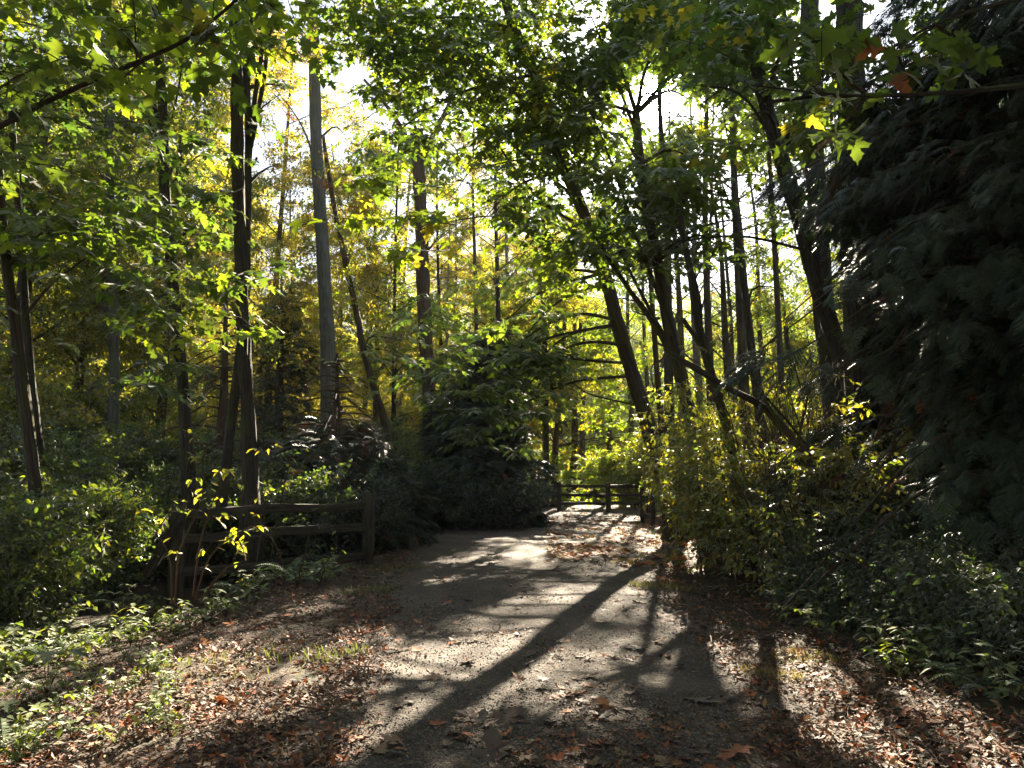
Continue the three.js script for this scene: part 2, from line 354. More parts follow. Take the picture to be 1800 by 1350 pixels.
// ---------------------------------------------------------------- the ground and the path
const edgeRows = [[480, 1480, 1350], [560, 1385, 1200], [600, 1295, 1130], [640, 1212, 1050], [700, 1190, 985], [688, 1172, 945], [690, 1138, 915], [705, 1135, 896]].map(([l, r, y]) => { const a = G(l, y), b = G(r, y); return [-a.z, a.x, b.x]; });
edgeRows.unshift([-6, -1.2, 1.6]); edgeRows.push([44, -6, 13], [60, -8, 26]);
function edges(d) {
  let k = 0; while (k < edgeRows.length - 2 && edgeRows[k + 1][0] < d) k++;
  const a = edgeRows[k], b = edgeRows[k + 1], t = clamp((d - a[0]) / (b[0] - a[0]), 0, 1);
  return [lerp(a[1], b[1], t), lerp(a[2], b[2], t)];
}
function height(x, z) {
  const [l, r] = edges(-z), dl = l - x, dr = x - r;
  let h = 0.05 * N3(x * 0.25, 1, z * 0.25) + 0.02 * N3(x * 1.1, 2, z * 1.1);
  if (dl > 0) h -= 0.42 * sstep(dl, 0.35, 3.2) - 0.1 * N3(x * 0.6, 3, z * 0.6) * sstep(dl, 0, 1);
  if (dr > 0) h += 0.12 * sstep(dr, 0.3, 2.5) + 0.1 * N3(x * 0.6, 4, z * 0.6) * sstep(dr, 0, 1);
  return h;
}
function grid(x0, x1, nx, z0, z1, nz, f) {
  const mb = new MB();
  for (let j = 0; j <= nz; j++) for (let i = 0; i <= nx; i++) { const [x, y, z] = f(lerp(x0, x1, i / nx), lerp(z0, z1, j / nz)); mb.v(x, y, z, x, z); }
  for (let j = 0; j < nz; j++) for (let i = 0; i < nx; i++) { const a = j * (nx + 1) + i, b = a + nx + 1; mb.t(a, b, a + 1); mb.t(b, b + 1, a + 1); }
  return mb.geo();
}
const soilMap = texture(1024, 1024, (u, v) => {
  const k = fbm(u, v, 6, 100), f = fbm(u, v, 60, 110), g = tile(u, v, 200, 200, 120);
  return mixc(mixc([0.16, 0.12, 0.085], [0.33, 0.24, 0.16], f), [0.2, 0.2, 0.1], sstep(k, 0.5, 0.65) * 0.5).map((c) => c * (0.75 + 0.5 * g));
}, true);
const soilBump = texture(1024, 1024, (u, v) => 0.6 * fbm(u, v, 50, 111) + 0.4 * tile(u, v, 220, 220, 121));
for (const t of [soilMap, soilBump]) t.repeat.set(0.4, 0.4);
const groundMat = new THREE.MeshStandardMaterial({ map: soilMap, bumpMap: soilBump, bumpScale: 0.03, roughness: 0.95 });
const warp = (t, n, f) => Math.sign(t) * (Math.abs(t) * n + Math.pow(Math.abs(t), 3) * f);
const ground = new THREE.Mesh(grid(-1, 1, 220, -1, 1, 260, (a, b) => { const x = warp(a, 14, 286), z = -10 + warp(b, 20, 280); return [x, height(x, z), z]; }), groundMat);
ground.name = 'ground'; ground.userData.kind = 'structure'; ground.receiveShadow = true; scene.add(ground);

const stone = (u, v, n, s) => {   // rounded grit: nearest of jittered points
  const x = u * n, y = v * n, i = Math.floor(x), j = Math.floor(y); let d = 9, id = 0;
  for (let a = -1; a < 2; a++) for (let b = -1; b < 2; b++) { const p = (((i + a) % n) + n) % n, q = (((j + b) % n) + n) % n, e = Math.hypot(i + a + hash(p, q, s) - x, j + b + hash(p, q, s + 1) - y) / (0.5 + 0.6 * hash(p, q, s + 2)); if (e < d) { d = e; id = hash(p, q, s + 3); } }
  return [d, id];
};
const gravel = new Float32Array(1024 * 1024 * 2);
for (let j = 0; j < 1024; j++) for (let i = 0; i < 1024; i++) { const u = i / 1024, v = j / 1024, [d, id] = stone(u, v, 130, 200), [e, ie] = stone(u, v, 48, 210), o = (j * 1024 + i) * 2; const big = ie > 0.72 && e < 0.55; gravel[o] = big ? 1 - e * 0.6 : Math.max(0, 0.62 - d * 0.6); gravel[o + 1] = big ? ie * 3 % 1 : id; }
const gat = (u, v, k) => gravel[(Math.floor(v * 1024) * 1024 + Math.floor(u * 1024)) * 2 + k];
const gravelMap = texture(1024, 1024, (u, v) => { const h = gat(u, v, 0), k = gat(u, v, 1), b = fbm(u, v, 5, 220); return mixc([0.18, 0.155, 0.135], [0.44, 0.375, 0.315], clamp(0.2 + 0.55 * (k - 0.3) + 0.35 * h + 0.7 * (b - 0.5), 0, 1)); }, true);
const gravelBump = texture(1024, 1024, (u, v) => gat(u, v, 0));
for (const t of [gravelMap, gravelBump]) t.repeat.set(0.62, 0.62);
const pathMat = new THREE.MeshStandardMaterial({ map: gravelMap, bumpMap: gravelBump, bumpScale: 0.014, roughness: 0.9 });
const pathGeo = grid(0, 1, 90, -6, 46, 520, (a, d) => {
  const [l, r] = edges(d), wob = (k) => 0.2 * N3(k, 7, d * 0.6) + 0.05 * N3(k, 9, d * 3.1) + 0.03 * N3(k, 11, d * 9), L = l + wob(1), Rr = r + wob(50), x = lerp(L, Rr, a);
  const e = Math.min(a, 1 - a), sink = -0.02 * (1 - sstep(e, 0, 0.05));
  return [x, height(x, -d) + 0.02 + sink + 0.045 * Math.sin(Math.PI * a) + 0.006 * N3(x * 4, 0, d * 4), -d];
});
const path = new THREE.Mesh(pathGeo, pathMat); path.name = 'path'; path.userData.kind = 'structure'; path.receiveShadow = true; scene.add(path);
const pathTop = (x, z) => { const [l, r] = edges(-z), a = (x - l) / (r - l); return height(x, z) + (a > 0 && a < 1 ? 0.02 + 0.045 * Math.sin(Math.PI * a) - 0.02 * (1 - sstep(Math.min(a, 1 - a), 0, 0.05)) : 0); };
const onGround = (px, py) => { let p = G(px, py); for (let k = 0; k < 4; k++) p = G(px, py, pathTop(p.x, p.z)); return p; };

// ---------------------------------------------------------------- trees
const px3 = (list, d) => list.map(([x, y, dd]) => P(x, y, dd ?? d));
// A tree whose trunk follows the photograph; each limb [points, radius at its foot, radius at its tip].
function tree(name, label, o) {
  const pts = px3(o.trunk, o.d), low = pts[pts.length - 1], foot = V(low.x, height(low.x, low.z) - 0.1, low.z);
  if (o.foot) foot.copy(o.foot).setY(height(o.foot.x, o.foot.z) - 0.1);
  const root = thing(name, label, 'tree', foot, o.group), bark = BARK[o.bark ?? 'dark'];
  const mb = new MB(), line = [foot, ...pts.slice(foot.distanceTo(low) < 0.5 ? 0 : 0).reverse()].filter((p, i, a) => !i || p.distanceTo(a[i - 1]) > 0.25);
  if (o.above) { const a = line[line.length - 1], b = line[line.length - 2]; line.push(a.clone().addScaledVector(a.clone().sub(b).normalize(), o.above)); }
  const n = line.length, rs = [o.r * 2, o.r * 1.25, ...Array.from({ length: 5 }, (_, k) => lerp(o.r, o.top ?? o.r * 0.6, k / 4))];
  tubeTo(mb, line, rs, { seg: o.seg ?? 11, rough: o.rough ?? 0.12, step: 0.3 });
  part(root, 'trunk', mb.geo(), bark);
  for (const [lp, ra, rb, d, sub] of o.limbs ?? []) {
    const b = new MB(), c = tubeTo(b, px3(lp, d ?? o.d), [ra, rb], { seg: 6, rough: 0.1, step: 0.25 });
    twigs(b, c, sub ?? 5, 0.9, rb * 0.9);
    part(root, 'branch', b.geo(), bark);
  }
  for (const cl of o.crown ?? []) {
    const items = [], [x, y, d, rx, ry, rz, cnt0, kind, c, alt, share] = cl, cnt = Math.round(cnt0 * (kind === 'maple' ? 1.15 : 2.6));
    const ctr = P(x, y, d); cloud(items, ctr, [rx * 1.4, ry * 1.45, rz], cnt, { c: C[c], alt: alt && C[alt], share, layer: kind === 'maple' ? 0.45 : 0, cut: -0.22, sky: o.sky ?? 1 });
    if (items.length) foliage(root, kind, items);
    // boughs that carry this clump
    const b = new MB(), from = line[Math.floor(line.length * 0.6)];
    let near = line.slice(2).reduce((q, p) => p.distanceTo(ctr) < q.distanceTo(ctr) ? p : q, from);
    if (near.distanceTo(ctr) < 7) {
      const mid = near.clone().lerp(ctr, 0.5).add(V(0, 0.35, 0)), e = ctr.clone().add(V(U(-0.5, 0.5) * rx, U(-0.2, 0.3) * ry, U(-0.5, 0.5) * rz));
      const c2 = tubeTo(b, [near, mid, e], [Math.min(o.r * 0.4, 0.05), 0.008], { seg: 5, step: 0.3 });
      twigs(b, c2, 9, Math.max(rx, ry) * 0.9, 0.008);
      part(root, 'branch', b.geo(), bark);
    }
  }
  return root;
}
function twigs(mb, curve, n, len, r) {
  for (let k = 0; k < n; k++) {
    const t = 0.25 + 0.75 * (k + R()) / n, p = curve.getPoint(Math.min(1, t)), T = curve.getTangent(Math.min(1, t)), d = T.clone().multiplyScalar(0.7).add(V(U(-1, 1), U(-0.35, 0.55), U(-1, 1))).normalize(), l = len * U(0.5, 1.1);
    tubeTo(mb, [p, p.clone().addScaledVector(d, l * 0.5).add(V(0, 0.06 * l, 0)), p.clone().addScaledVector(d, l).add(V(0, -0.06 * l, 0))], [Math.max(0.004, r * 0.75), 0.003], { seg: 4, step: 0.35, rough: 0.05, cap: false });
  }
}
// A tree farther off in the wood.
function wildTree(name, label, group, px, d, o) {
  const x = o.at ? o.at.x : (px - IW / 2) / FPX * d, z = o.at ? o.at.z : -d, foot = V(x, height(x, z) - 0.1, z), root = thing(name, label, 'tree', foot, group);
  const h = o.h, lean = V(U(-1, 1), 0, U(-1, 1)).multiplyScalar(o.lean ?? 0.8), ctrl = [0, 0.25, 0.5, 0.75, 1].map((t) => foot.clone().add(V(lean.x * t * t + U(-0.2, 0.2) * t, h * t, lean.z * t * t + U(-0.2, 0.2) * t)));
  const tm = new MB(), trunk = tubeTo(tm, ctrl, [o.r * 1.2, o.r, o.r * 0.75, o.r * 0.5, 0.03], { seg: 8, step: 0.9, rough: 0.07 });
  part(root, 'trunk', tm.geo(), BARK[o.bark]);
  const bm = new MB(), items = [], nl = o.limbs ?? 16, per = Math.ceil(o.n / nl);
  for (let k = 0; k < nl; k++) {
    const t = lerp(o.from ?? 0.22, 0.97, (k + R() * 0.7) / nl), a = k * 2.4 + U(-0.4, 0.4), q = (t - (o.from ?? 0.22)) / (1 - (o.from ?? 0.22));
    const l = o.w * (0.35 + 0.9 * Math.sin(Math.PI * Math.pow(clamp(q * 0.9 + 0.08, 0, 1), 0.7))) * U(0.7, 1.15), s = trunk.getPoint(t), el = U(0.25, 0.8);
    const dir = dirOf(a, el), mid = s.clone().addScaledVector(dir, l * 0.5), e = s.clone().addScaledVector(dir, l).add(V(0, -0.12 * l, 0));
    if (!o.all && !inView(s, 500) && !inView(e, 500)) continue;
    const c = tubeTo(bm, [s, mid, e], [o.r * 0.3 * (1 - t * 0.6), 0.01], { seg: 5, step: 0.8, rough: 0.05, cap: false });
    for (let j = 0; j < per; j++) {
      const u = Math.pow(R(), 0.7), p = c.getPoint(0.2 + 0.8 * u).add(V(U(-1, 1), U(-0.75, 0.75), U(-1, 1)).multiplyScalar(l * 0.3 * (0.6 + 0.7 * u)));
      if (p.y < 0.4 || N3(p.x * 0.4, p.y * 0.4, p.z * 0.4) < (o.cut ?? -0.12) || sunlitGap(p, o.keep) || R() < openSky(p) * (o.sky ?? 0.9)) continue;
      items.push({ p, s: U(0.75, 1.25) * (o.s ?? 1), el: U(-0.8, 0.3), c: shade(o.c, 0.28, o.alt, o.share ?? 0.25) });
    }
  }
  if (bm.i.length) part(root, 'branch', bm.geo(), BARK[o.bark]);
  foliage(root, o.kind, items);
  return root;
}
reseed(101);
const MARKS = [[45, 'the mossy left-edge trunk'], [196, 'the slim grey-barked trunk'], [312, 'the crooked dark trunk'], [425, 'the broken twin trunk'], [566, 'the smooth pale-grey trunk'], [635, 'the thin leaning trunk'], [750, 'the stout forked trunk'], [860, 'the near-black cedar'], [1030, 'the sunlit gap'], [1115, 'the leaning maple'], [1195, 'the fan-stemmed trunk'], [1300, 'the slender stems'], [1450, 'the thick leaning trunk'], [1640, 'the huge dark cedar']];
const seenPlace = new Map();
function place(px, key) {   // says where a thing stands, by the nearest landmark, and which one of those there it is
  const m = MARKS.reduce((q, k) => Math.abs(k[0] - px) < Math.abs(q[0] - px) ? k : q), dx = px - m[0];
  const w = px < -10 ? 'past the left edge of the view' : px > 1810 ? 'past the right edge of the view' : Math.abs(dx) < 16 ? 'directly behind ' + m[1] : (Math.abs(dx) < 45 ? 'just ' : '') + (dx < 0 ? 'left of ' : 'right of ') + m[1];
  const n = seenPlace.get(key + w) ?? 0; seenPlace.set(key + w, n + 1);
  return w + ['', ', another there', ', third there', ', fourth there', ', fifth there'][Math.min(n, 4)];
}
// --- left of the path
tree('maple_tree', 'dark mossy trunk nearest the left edge, its lower right side caught by sunlight', { d: 11, r: 0.092, bark: 'mossy', trunk: [[-10, 130], [0, 330], [12, 470], [30, 600], [48, 750], [68, 900], [78, 960]],
  limbs: [[[[40, 560], [90, 500], [170, 440]], 0.03, 0.01]],
  crown: [[60, 340, 11, 1.3, 0.7, 1.2, 60, 'maple', 'maple', 'mapleLit', 0.2], [130, 430, 11, 1.1, 0.5, 1, 45, 'maple', 'maple', 'mapleLit', 0.2], [30, 200, 11, 1.3, 0.7, 1.2, 50, 'maple', 'green'], [20, 540, 11, 0.6, 0.6, 0.8, 18, 'maple', 'maple', 'mapleLit', 0.3]] });
tree('maple_tree', 'second dark trunk from the left edge, slightly behind and right of the mossy one', { d: 12.5, r: 0.085, trunk: [[20, 200], [35, 400], [45, 560], [55, 680], [68, 800], [80, 930]], crown: [[150, 250, 12.5, 1.6, 0.8, 1.4, 70, 'maple', 'green', 'mapleLit', 0.1], [80, 120, 12.5, 1.5, 0.8, 1.4, 60, 'maple', 'green', 'maple', 0.3]] });
tree('alder_tree', 'slim straight grey-barked tree with side branches between the left trunks', { d: 18, r: 0.12, top: 0.08, bark: 'grey', trunk: [[194, 60], [195, 180], [193, 330], [197, 480], [201, 640], [198, 800], [198, 900]], above: 2,
  limbs: [[[[196, 250], [225, 210], [245, 150]], 0.035, 0.01], [[[196, 300], [240, 250], [262, 180]], 0.03, 0.008], [[[195, 340], [160, 260], [140, 190]], 0.03, 0.01], [[[200, 380], [225, 340], [228, 260]], 0.03, 0.01], [[[192, 560], [150, 480], [120, 440]], 0.03, 0.01]],
  crown: [[230, 260, 18, 2.2, 1.8, 1.5, 70, 'poplar', 'olive', 'gold', 0.3], [120, 330, 18, 1.8, 1.5, 1.5, 60, 'poplar', 'olive', 'shrub', 0.4], [200, 90, 18, 2, 1.5, 1.5, 50, 'poplar', 'olive'], [150, 520, 18, 1.6, 0.9, 1.3, 60, 'small', 'shrub', 'gold', 0.3]] });
tree('maple_tree', 'dark crooked trunk that bends right near its foot, left of the broken twin', { d: 14, r: 0.105, top: 0.095, bark: 'dark', trunk: [[272, -40], [278, 80], [286, 180], [289, 330], [300, 460], [308, 540], [318, 640], [326, 740], [331, 830], [334, 905]],
  limbs: [[[[288, 250], [262, 150], [240, 60], [225, -20]], 0.05, 0.02, 14, 3], [[[300, 220], [318, 130], [322, 70]], 0.025, 0.01], [[[289, 300], [270, 230], [225, 150], [140, 10]], 0.04, 0.01], [[[296, 330], [340, 280], [372, 262]], 0.02, 0.008]],
  crown: [[330, 60, 14, 1.2, 0.8, 1.2, 35, 'maple', 'maple', 'mapleLit', 0.3], [360, 400, 13.5, 0.9, 0.35, 0.9, 34, 'maple', 'maple', 'mapleLit', 0.2], [350, 250, 13.5, 0.8, 0.35, 0.8, 26, 'maple', 'maple', 'mapleLit', 0.3], [380, 500, 12.5, 0.9, 0.3, 0.8, 28, 'maple', 'maple'], [270, 560, 13, 0.7, 0.2, 0.7, 16, 'maple', 'maple', 'mapleLit', 0.4], [250, 30, 13.5, 1.3, 0.7, 1.2, 40, 'maple', 'green', 'mapleLit', 0.15], [270, 650, 13, 0.8, 0.2, 0.8, 16, 'maple', 'green']] });
tree('maple_tree', 'black broken-topped twin trunk behind the left fence rails, bark split and ragged', { d: 13, r: 0.115, top: 0.1, bark: 'dark', rough: 0.2, trunk: [[412, 14], [416, 120], [417, 250], [421, 400], [425, 520], [431, 640], [437, 760], [441, 905]],
  limbs: [[[[430, 560, 13.2], [415, 680, 13.2], [402, 780, 13.2], [388, 900, 13.2]], 0.08, 0.1, 13, 0], [[[432, 520, 13.3], [434, 380, 13.3], [437, 250, 13.3], [431, 100, 13.3], [428, -40, 13.3]], 0.075, 0.06, 13, 2], [[[436, 300, 13.3], [447, 180, 13.3], [460, 90, 13.3], [470, -30, 13.3]], 0.055, 0.035, 13, 2], [[[440, 260, 13.3], [462, 150, 13.3], [474, 60, 13.3], [490, -10, 13.3]], 0.05, 0.025, 13, 2], [[[444, 290, 13.2], [452, 277, 13.1]], 0.03, 0.02, 13, 0]],
  crown: [[470, 30, 12, 0.9, 0.4, 0.8, 26, 'maple', 'maple', 'mapleLit', 0.5], [440, 580, 12, 0.6, 0.22, 0.6, 15, 'maple', 'maple', 'mapleLit', 0.5]] });
tree('poplar_tree', 'tall smooth pale-grey trunk rising alone above the small cedar by the left fence', { d: 24, r: 0.22, top: 0.17, bark: 'grey', rough: 0.05, trunk: [[545, -40], [552, 90], [556, 250], [565, 400], [572, 520], [576, 600], [580, 860]], above: 3,
  limbs: [[[[558, 300], [530, 220], [480, 150]], 0.04, 0.01], [[[556, 120], [600, 40], [640, -10]], 0.05, 0.01], [[[572, 330], [610, 300], [650, 230]], 0.03, 0.01], [[[548, 90], [520, 40], [500, -20]], 0.04, 0.01]],
  crown: [[560, 120, 24, 3, 2.5, 2, 100, 'poplar', 'poplar', 'rust', 0.15], [500, 40, 24, 2.4, 2, 2, 60, 'poplar', 'poplar'], [520, 420, 26, 2.8, 3, 2, 130, 'poplar', 'gold', 'olive', 0.3], [620, 230, 24, 2, 2, 2, 50, 'poplar', 'rust', 'olive', 0.6]] });
tree('alder_tree', 'thin leaning trunk slanting down to the right beside the pale poplar', { d: 26, r: 0.12, bark: 'brown', trunk: [[568, 240], [585, 350], [605, 450], [625, 540], [640, 620], [660, 690], [690, 800]], crown: [[620, 480, 26, 2, 2.2, 2, 100, 'poplar', 'gold', 'olive', 0.4], [660, 600, 25, 1.8, 1.2, 1.5, 80, 'maple', 'mapleLit', 'gold', 0.3]] });
tree('maple_tree', 'stout straight trunk forking high up, left of the dark cedar by the clearing', { d: 27, r: 0.27, top: 0.23, bark: 'brown', trunk: [[732, 230], [738, 330], [742, 450], [746, 560], [753, 670], [759, 760], [764, 880]], limbs: [[[[736, 300], [715, 245], [690, 200], [640, 140]], 0.13, 0.05, 27], [[[738, 290], [760, 240], [790, 180], [800, 120]], 0.13, 0.05, 27], [[[757, 740], [740, 620]], 0.03, 0.02, 26.8, 2]],
  crown: [[700, 170, 27, 3.4, 2.4, 2.4, 130, 'maple', 'olive', 'gold', 0.4], [820, 400, 27, 2.6, 2.6, 2.4, 110, 'maple', 'mapleLit', 'gold', 0.4], [660, 480, 26, 2.2, 2.4, 2, 110, 'maple', 'mapleLit', 'gold', 0.3]] });
// --- right of the path
tree('maple_tree', 'long leaning maple trunk arching left over the path from beside the short fence', { d: 19, r: 0.185, top: 0.1, bark: 'mossy', trunk: [[870, -60, 16], [905, 50, 16.3], [940, 130, 16.8], [965, 210, 17], [995, 300, 17.5], [1035, 400, 18], [1062, 480, 18.4], [1086, 570, 18.7], [1112, 660, 19], [1140, 750, 19], [1165, 830, 19], [1185, 915, 19]],
  limbs: [
    [[[1078, 562], [1030, 552], [985, 560], [930, 590], [860, 650], [790, 705]], 0.045, 0.012, 18.4, 10], [[[1092, 606], [1045, 601], [1000, 610], [960, 640], [910, 700], [860, 740]], 0.045, 0.012, 18.6, 10],
    [[[1100, 638], [1050, 635], [985, 630], [900, 650], [830, 700]], 0.04, 0.01, 18.3, 9], [[[1120, 712], [1070, 702], [1030, 690], [1005, 672]], 0.03, 0.008, 18.9, 5], [[[1062, 500], [1010, 515], [960, 548], [920, 600], [905, 640]], 0.04, 0.01, 18, 8],
    [[[1036, 405], [960, 360], [900, 290], [840, 205], [760, 140]], 0.05, 0.012, 17.4, 10], [[[1015, 350], [930, 280], [870, 230], [800, 210], [690, 220]], 0.04, 0.01, 17, 10], [[[1040, 420], [960, 390], [860, 380], [740, 400]], 0.035, 0.01, 17.5, 10], [[[990, 290], [930, 200], [880, 120], [830, 20]], 0.035, 0.01, 16.6, 8]],
  crown: [[640, 100, 17, 1.5, 1.2, 1.3, 110, 'maple', 'maple', 'mapleLit', 0.4], [640, 260, 17, 1.3, 1.0, 1.2, 90, 'maple', 'maple', 'mapleLit', 0.4], [760, 20, 17, 1.6, 0.9, 1.4, 100, 'maple', 'green', 'maple', 0.4], [900, 140, 18, 1.6, 1.2, 1.2, 110, 'maple', 'green', 'mapleLit', 0.3], [960, 230, 18.5, 1.2, 1.2, 1.2, 90, 'maple', 'green', 'mapleLit', 0.3], 
    [690, 200, 16.5, 1.8, 1.3, 1.6, 115, 'maple', 'green', 'mapleLit', 0.4], [790, 130, 16.5, 2, 1.4, 1.8, 146, 'maple', 'maple', 'mapleLit', 0.3], [700, 60, 16, 1.5, 0.9, 1.3, 150, 'maple', 'maple', 'mapleLit', 0.2], [880, 60, 16, 1.8, 1.2, 1.7, 115, 'maple', 'maple', 'gold', 0.15], [780, 330, 16.8, 1.9, 1.0, 1.7, 150, 'maple', 'maple', 'mapleLit', 0.4], [900, 200, 16.8, 1.3, 0.9, 1.2, 102, 'maple', 'maple', 'mapleLit', 0.3],
    [880, 310, 17, 1.6, 1.0, 1.4, 140, 'maple', 'maple', 'mapleLit', 0.3], [830, 400, 17, 1.3, 0.5, 1.2, 113, 'maple', 'green', 'mapleLit', 0.2], [980, 320, 17.2, 1.2, 0.9, 1.1, 93, 'maple', 'maple'], [980, 120, 16.5, 1.3, 1.2, 1.2, 97, 'maple', 'maple', 'gold', 0.15],
    [850, 590, 18.2, 1.4, 0.7, 1.2, 159, 'maple', 'green', 'maple', 0.5], [800, 680, 18.2, 1.2, 0.5, 1.1, 113, 'maple', 'green', 'maple', 0.4], [910, 660, 18.3, 1.1, 0.6, 1, 113, 'maple', 'maple', 'green', 0.5], [930, 520, 18, 1.1, 0.6, 1, 93, 'maple', 'maple', 'mapleLit', 0.4], [960, 450, 17.8, 1, 0.5, 1, 63, 'maple', 'maple', 'mapleLit', 0.5], [880, 740, 18.3, 0.9, 0.4, 0.9, 75, 'maple', 'green']] });
tree('maple_tree', 'trunk under the sun whose stems fan out upward from waist-high shrubs', { d: 16, r: 0.14, top: 0.09, bark: 'mossy', trunk: [[1118, 200], [1126, 290], [1140, 380], [1156, 460], [1170, 540], [1190, 630], [1206, 700], [1228, 790], [1245, 900]],
  limbs: [[[[1195, 650], [1150, 570], [1100, 500], [1050, 420], [1010, 330], [975, 250]], 0.07, 0.03, 16.1, 6], [[[1185, 620], [1140, 540], [1085, 430], [1060, 370]], 0.05, 0.02, 16.3, 6], [[[1180, 590], [1150, 500], [1120, 420], [1080, 300], [1040, 200], [990, 100]], 0.045, 0.02, 15.8, 6], [[[1160, 560], [1135, 555], [1110, 545]], 0.025, 0.01, 16, 2], [[[1156, 450], [1230, 400], [1330, 380]], 0.035, 0.01, 15.5, 8], [[[1130, 330], [1200, 300], [1260, 230]], 0.03, 0.01, 15.5, 7], [[[1120, 240], [1080, 130], [1040, 30]], 0.04, 0.015, 16, 6], [[[1050, 420], [1120, 395], [1200, 400]], 0.03, 0.01, 15.7, 7]],
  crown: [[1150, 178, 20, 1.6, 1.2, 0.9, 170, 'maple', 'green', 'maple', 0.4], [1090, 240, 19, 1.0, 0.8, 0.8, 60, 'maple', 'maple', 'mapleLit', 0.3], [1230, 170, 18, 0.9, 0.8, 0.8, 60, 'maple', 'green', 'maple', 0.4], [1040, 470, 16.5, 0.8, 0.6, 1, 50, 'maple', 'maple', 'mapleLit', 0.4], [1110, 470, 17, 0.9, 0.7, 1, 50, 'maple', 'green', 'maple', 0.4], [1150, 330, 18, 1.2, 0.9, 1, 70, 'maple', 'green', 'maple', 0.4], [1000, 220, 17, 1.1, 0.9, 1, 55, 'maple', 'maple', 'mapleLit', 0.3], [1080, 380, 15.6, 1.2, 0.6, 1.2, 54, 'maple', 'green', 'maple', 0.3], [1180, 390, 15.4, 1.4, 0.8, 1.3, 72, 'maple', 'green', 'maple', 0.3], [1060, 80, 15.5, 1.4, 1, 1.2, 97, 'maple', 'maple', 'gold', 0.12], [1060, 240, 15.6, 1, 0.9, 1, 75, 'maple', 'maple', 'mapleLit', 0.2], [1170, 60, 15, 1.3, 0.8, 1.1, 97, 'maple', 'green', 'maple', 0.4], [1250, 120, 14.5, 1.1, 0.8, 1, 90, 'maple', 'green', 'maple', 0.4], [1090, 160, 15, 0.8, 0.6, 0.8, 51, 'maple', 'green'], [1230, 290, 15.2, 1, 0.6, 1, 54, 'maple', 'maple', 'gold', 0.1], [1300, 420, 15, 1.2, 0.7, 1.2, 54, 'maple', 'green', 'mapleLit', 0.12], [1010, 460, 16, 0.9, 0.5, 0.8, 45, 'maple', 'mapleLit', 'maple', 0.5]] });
tree('alder_tree', 'thin upright stem standing just right of the leaning maple', { d: 20, r: 0.1, bark: 'brown', trunk: [[1140, 440], [1147, 540], [1154, 640], [1162, 740], [1170, 830], [1175, 910]], limbs: [[[[1150, 600], [1200, 620], [1230, 600]], 0.03, 0.01]], crown: [[1150, 460, 21, 1.6, 1.2, 1.4, 60, 'small', 'shrub', 'gold', 0.3], [1210, 640, 21, 1.2, 0.8, 1, 50, 'small', 'shrub', 'gold', 0.3]] });
tree('alder_tree', 'slender dark stem leaning right through the sunny shrubs, left one of a close pair', { d: 14, r: 0.095, bark: 'mossy', trunk: [[1195, 380], [1212, 470], [1222, 540], [1240, 620], [1262, 700], [1288, 790], [1310, 900], [1315, 940]], limbs: [[[[1262, 700], [1235, 600], [1228, 520], [1205, 440]], 0.05, 0.03, 14.2, 4], [[[1240, 620], [1200, 560]], 0.05, 0.045, 14, 0]], crown: [[1230, 350, 14.5, 1.1, 0.7, 1, 40, 'maple', 'maple', 'gold', 0.15]] });
tree('alder_tree', 'slender dark stem right of the close pair, showing below the dark leaf band', { d: 18, r: 0.11, bark: 'dark', trunk: [[1290, 360], [1303, 450], [1313, 540], [1322, 620], [1340, 780], [1350, 900]], crown: [[1290, 260, 18, 1.6, 1.3, 1.4, 60, 'small', 'shrub', 'gold', 0.4], [1340, 520, 18, 1.3, 1.2, 1.2, 50, 'small', 'shrub', 'gold', 0.4]] });
tree('maple_tree', 'thick leaning trunk reaching up left out of the dark cedar on the right', { d: 13, r: 0.155, top: 0.12, bark: 'dark', trunk: [[1315, 60], [1345, 180], [1372, 270], [1400, 370], [1430, 480], [1462, 580], [1495, 670], [1560, 860]],
  limbs: [[[[1380, 290], [1300, 165], [1210, 150]], 0.035, 0.01, 12, 8], [[[1345, 180], [1430, 170], [1560, 165], [1640, 165]], 0.03, 0.012, 10, 5], [[[1420, 440], [1300, 415], [1180, 425]], 0.03, 0.01, 12.4, 9]],
  crown: [[1330, 190, 11.5, 1, 0.4, 0.9, 52, 'maple', 'green', 'rust', 0.06], [1260, 170, 11.5, 0.6, 0.4, 0.8, 30, 'maple', 'green'], [1420, 60, 10.5, 1, 0.55, 0.9, 50, 'maple', 'green', 'maple', 0.5], [1450, 180, 10.5, 0.7, 0.45, 0.8, 36, 'maple', 'maple', 'gold', 0.1], [1390, 390, 12, 1, 0.6, 1, 30, 'maple', 'green'], [1350, 60, 12, 0.8, 0.6, 0.8, 34, 'maple', 'green'], [1240, 40, 12.5, 0.9, 0.5, 0.9, 34, 'maple', 'maple', 'gold', 0.15], [1600, 60, 10, 1, 0.5, 0.9, 40, 'maple', 'green', 'rust', 0.06], [1730, 70, 9.5, 1, 0.6, 0.9, 44, 'maple', 'green', 'maple', 0.4]] });
tree('fir_tree', 'broad straight trunk behind the top of the dark cedar, the thickest on the right', { d: 12, r: 0.22, top: 0.2, bark: 'dark', trunk: [[1490, -60], [1494, 60], [1497, 200], [1500, 320], [1508, 500], [1520, 800]], above: 2 });
tree('fir_tree', 'second broad trunk beside the thickest one, half hidden by maple leaves', { d: 14.5, r: 0.19, top: 0.17, bark: 'dark', trunk: [[1422, -60], [1424, 60], [1428, 200], [1434, 330], [1450, 560], [1480, 860]], above: 2 });
